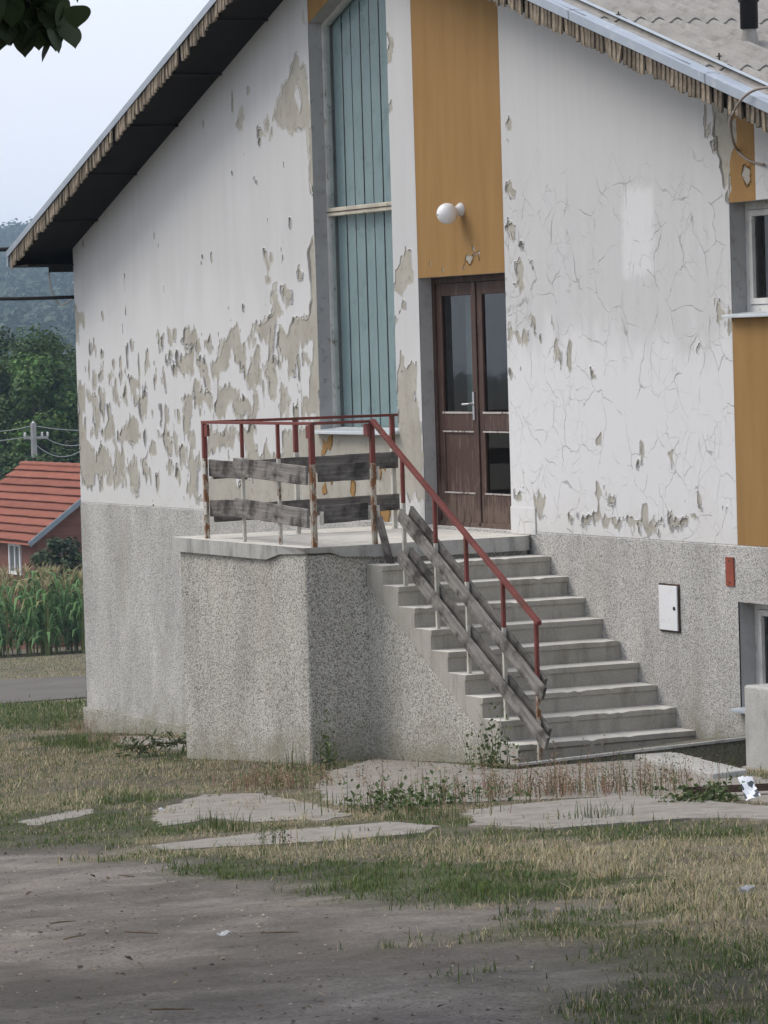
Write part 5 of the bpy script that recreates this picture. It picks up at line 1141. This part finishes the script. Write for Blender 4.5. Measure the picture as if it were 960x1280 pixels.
V, Fc = beam(pt2 - r3 * .45, pt2 + r3 * .9, .1, .12); mesh('crossarm', V, Fc, polem, pole2)
for k, (a, b, s, lab) in enumerate([((-60, 538), (41, 532), .15, 'uppermost thin wire left of the pole'), ((41, 532), (150, 536), .12, 'uppermost thin wire between pole and house'), ((-60, 551), (33, 546), .1, 'lower wire running left from the crossarm'), ((55, 546), (140, 530), .55, 'drooping wire from the crossarm towards the house'), ((36, 547), (120, 545), .75, 'deepest sagging wire below the crossarm')]):
    cable('overhead_wire', sag(far(*a), far(*b), s), .016, wirem, lab, 'wire')
cable('service_cable', sag(onX(-160, 312.5, -11.9), onX(17, 311, -11.9), .02, 8), .026, cabm, 'black service cable entering at the left eave tip')
cable('service_cable', sag(onX(-160, 370, -12.2), onX(97, 371, -11.02), .03, 8), .022, cabm, 'thick black cable meeting the house corner below the eave')

# trees beyond the shed
GRN = (.055, .105, .024)
for k, (px, ytop, dist, rad, sh_, lab) in enumerate([
    (18, 388, 150, 3.4, 1.0, 'broad dark green tree crown left of the far wooded slope'), (75, 402, 158, 3.0, .85, 'dark tree crown beside the house corner'),
    (48, 432, 146, 2.6, 1.25, 'brighter green tree above the utility pole'), (-45, 376, 160, 4.2, .9, 'tall tree at the left edge of the picture'), (100, 470, 150, 2.6, 1.15, 'olive green tree touching the house corner'),
    (12, 545, 134, 2.2, 1.0, 'low bushy tree just left of the pole'), (72, 540, 143, 2.6, .6, 'dark bushy tree behind the shed ridge'), (-95, 430, 150, 3.5, .95, 'bushy tree outside the left edge'), (40, 500, 170, 3.2, .55, 'dark tree deep behind the pole')]):
    top = CAM + ray(px, ytop) * dist; gb = -6.83; tree('tree', (top[0], top[1], gb), top[2] - gb, rad, lab, 60 + k, 17000, .17, tuple(sh_ * g_ for g_ in GRN), .2)
# shrub at the shed gable
b_ = CAM + ray(82, 720) * 111; tree('shrub', (b_[0], b_[1], float(gz(b_[0]))), 3.6, 1.3, 'dark slender shrub at the gable end of the shed', 91, 3500, .16, (.035, .055, .022), .06, .5, group=None)
# low grass verge and scrub in front of the corn is part of the grass field

# far wooded hill
hd = FW[:2] / np.linalg.norm(FW[:2]); hr = RT[:2] / np.linalg.norm(RT[:2])
def hillz(u, v):   # u along the view, v across
    t = np.clip((u - 600) / 950, 0, 1.6); return -6.8 + 58 * np.clip(t, 0, 1) ** 1.15 + 5 * (fbm(u * .008, v * .008, 3) - .5) - .025 * v
uu = np.concatenate([np.arange(540, 1640, 30), np.array([1700, 1800])]); vv_ = np.arange(-660, 661, 30.0)
Uu, Vv = np.meshgrid(uu, vv_, indexing='ij'); Pxy = CAM[:2] + Uu.ravel()[:, None] * hd + Vv.ravel()[:, None] * hr; Zh = hillz(Uu.ravel(), Vv.ravel()) - np.where(Uu.ravel() > 1650, 30, 0)
i = (np.arange(len(uu) - 1)[:, None] * len(vv_) + np.arange(len(vv_) - 1)[None, :]).ravel()
hill = mesh('hill', np.column_stack([Pxy, Zh]), np.stack([i, i + len(vv_), i + len(vv_) + 1, i + 1], 1), rough_mat('hill undergrowth', (.03, .045, .02), (.045, .06, .027), .05), smooth=True); tag(hill, kind='structure')
def wood():
    r = np.random.default_rng(14); n = 2600; u = r.uniform(570, 1600, n); v = r.uniform(-250, 90, n) * (u / 1500); z = hillz(u, v)
    c = np.column_stack([CAM[:2] + u[:, None] * hd + v[:, None] * hr, z]); R_ = r.uniform(2.2, 5.0, n); m = 60
    q = r.normal(0, 1, (n * m, 3)); q /= np.linalg.norm(q, axis=1, keepdims=True); q[:, 2] = np.abs(q[:, 2]) * 1.15
    lump = 1 + .3 * np.sin(q[:, :1] * 5 + np.repeat(r.uniform(0, 6, n), m)[:, None]) * np.sin(q[:, 1:2] * 6)
    P = np.repeat(c, m, 0) + q * np.repeat(R_, m)[:, None] * lump * r.uniform(.75, 1.05, (n * m, 1)) + np.array([0, 0, 1.5])
    C = np.repeat(np.array([[.036, .058, .026]]) * r.uniform(.8, 1.2, (n, 1)), m, 0) * r.uniform(.8, 1.2, (n * m, 1))
    V, F3, C4 = leafset(P, q + r.normal(0, .35, q.shape), r.uniform(1.3, 2.4, n * m), C, r, .9)
    o = mesh('hillside_wood', V, F3, MT['leafdark'], col=C4); tag(o, 'hazy blue green wood covering the far hillside', 'wood', kind='stuff')
wood()

# ================================================================== NEAR TREE AT THE LEFT
tb_ = CAM + np.array([*hd, 0]) * 12.6 + np.array([*hr, 0]) * -3.4; tb_[2] = float(gz(tb_[0]))
def keepout(P):     # the crown ends above and left of the view of the yard
    d_ = P - CAM; dep = d_[:, 0] * hd[0] + d_[:, 1] * hd[1]; lat = (d_[:, 0] * hr[0] + d_[:, 1] * hr[1]); return (P[:, 2] > 5.35) | (lat < -1.75 * dep / 12.6)
near_t = tree('linden_tree', tb_, 8.6, 4.6, 'round leaved tree whose twigs hang into the top left corner', 120, 52000, .18, (.045, .075, .024), .17, 3.6, None, .35, keepout)
tc_ = CAM + np.array([*hd, 0]) * 7.4 + np.array([*hr, 0]) * -3.3; tc_[2] = float(gz(tc_[0]))
tree('linden_tree', tc_, 9.0, 4.8, 'second shade tree standing outside the frame at the left', 121, 52000, .19, (.045, .075, .024), .2, 4.2, None, .35, keepout)
r = np.random.default_rng(31); LP = []; tw = []
for (a, b) in (((-700, -330), (20, -15)), ((-40, -60), (38, 38)), ((-30, -40), (76, 34)), ((0, -60), (92, -2)), ((-60, -20), (12, 22)), ((10, -60), (60, -8)), ((-60, -40), (25, 0)), ((-40, -50), (55, 18))):
    p, q = CAM + ray(*a) * 13.4, CAM + ray(*b) * 13.2; tw.append(tube([p, (p + q) / 2 + (0, 0, .02), q], [.008, .006, .003], 5))
    for t in np.linspace(.2, 1.0, 12): LP.append(p + (q - p) * t + r.normal(0, .028, 3) + (0, 0, -.012))
for t_ in tw: mesh('twig', *t_, MT['bark'], near_t)
def roundleaf(P, yaw, tilt, s):
    hf = [(.16, -.03), (.30, .04), (.41, .17), (.465, .34), (.455, .50), (.40, .66), (.30, .81), (.17, .93), (.06, 1.04)]; pr = [(0, 0.03)] + hf + [(0, 1.12)] + [(-x, y) for x, y in hf[::-1]]
    d = np.array([math.cos(yaw) * math.sin(tilt), math.sin(yaw) * math.sin(tilt), -math.cos(tilt)]); sd = np.array([-math.sin(yaw), math.cos(yaw), 0]); nn = np.cross(d, sd)
    return [P + s * (sd * x + d * y + nn * (.12 * abs(x) - .05 * y * y)) for x, y in pr], [(0, 1, 19)] + [(q_, q_ + 1, 19 - q_, 20 - q_) for q_ in range(1, 9)] + [(9, 10, 11)]
for P in LP:
    V, Fc = roundleaf(P, r.uniform(0, 6.28), r.uniform(.1, .9), r.uniform(.085, .115)); c = np.array([.035, .055, .018]) * r.uniform(.7, 1.3); mesh('leaf', V, Fc, MT['leafdark'], near_t, col=np.repeat(c[None], len(V), 0), smooth=True)

# ================================================================== HAZE
M = NT('haze air'); M.t.nodes.remove(M.b); pv_ = M.n('ShaderNodeVolumePrincipled'); pv_.inputs['Density'].default_value = .00032; pv_.inputs['Color'].default_value = (.60, .80, 1.0, 1); M.t.links.new(pv_.outputs[0], M.out.inputs['Volume'])
V, Fc = box((-1960, -710, -9), (170, 1510, 72)); HZ = mesh('haze', V, Fc, M.m); tag(HZ, 'thin bluish summer haze over the yard and hills', 'haze', kind='stuff')
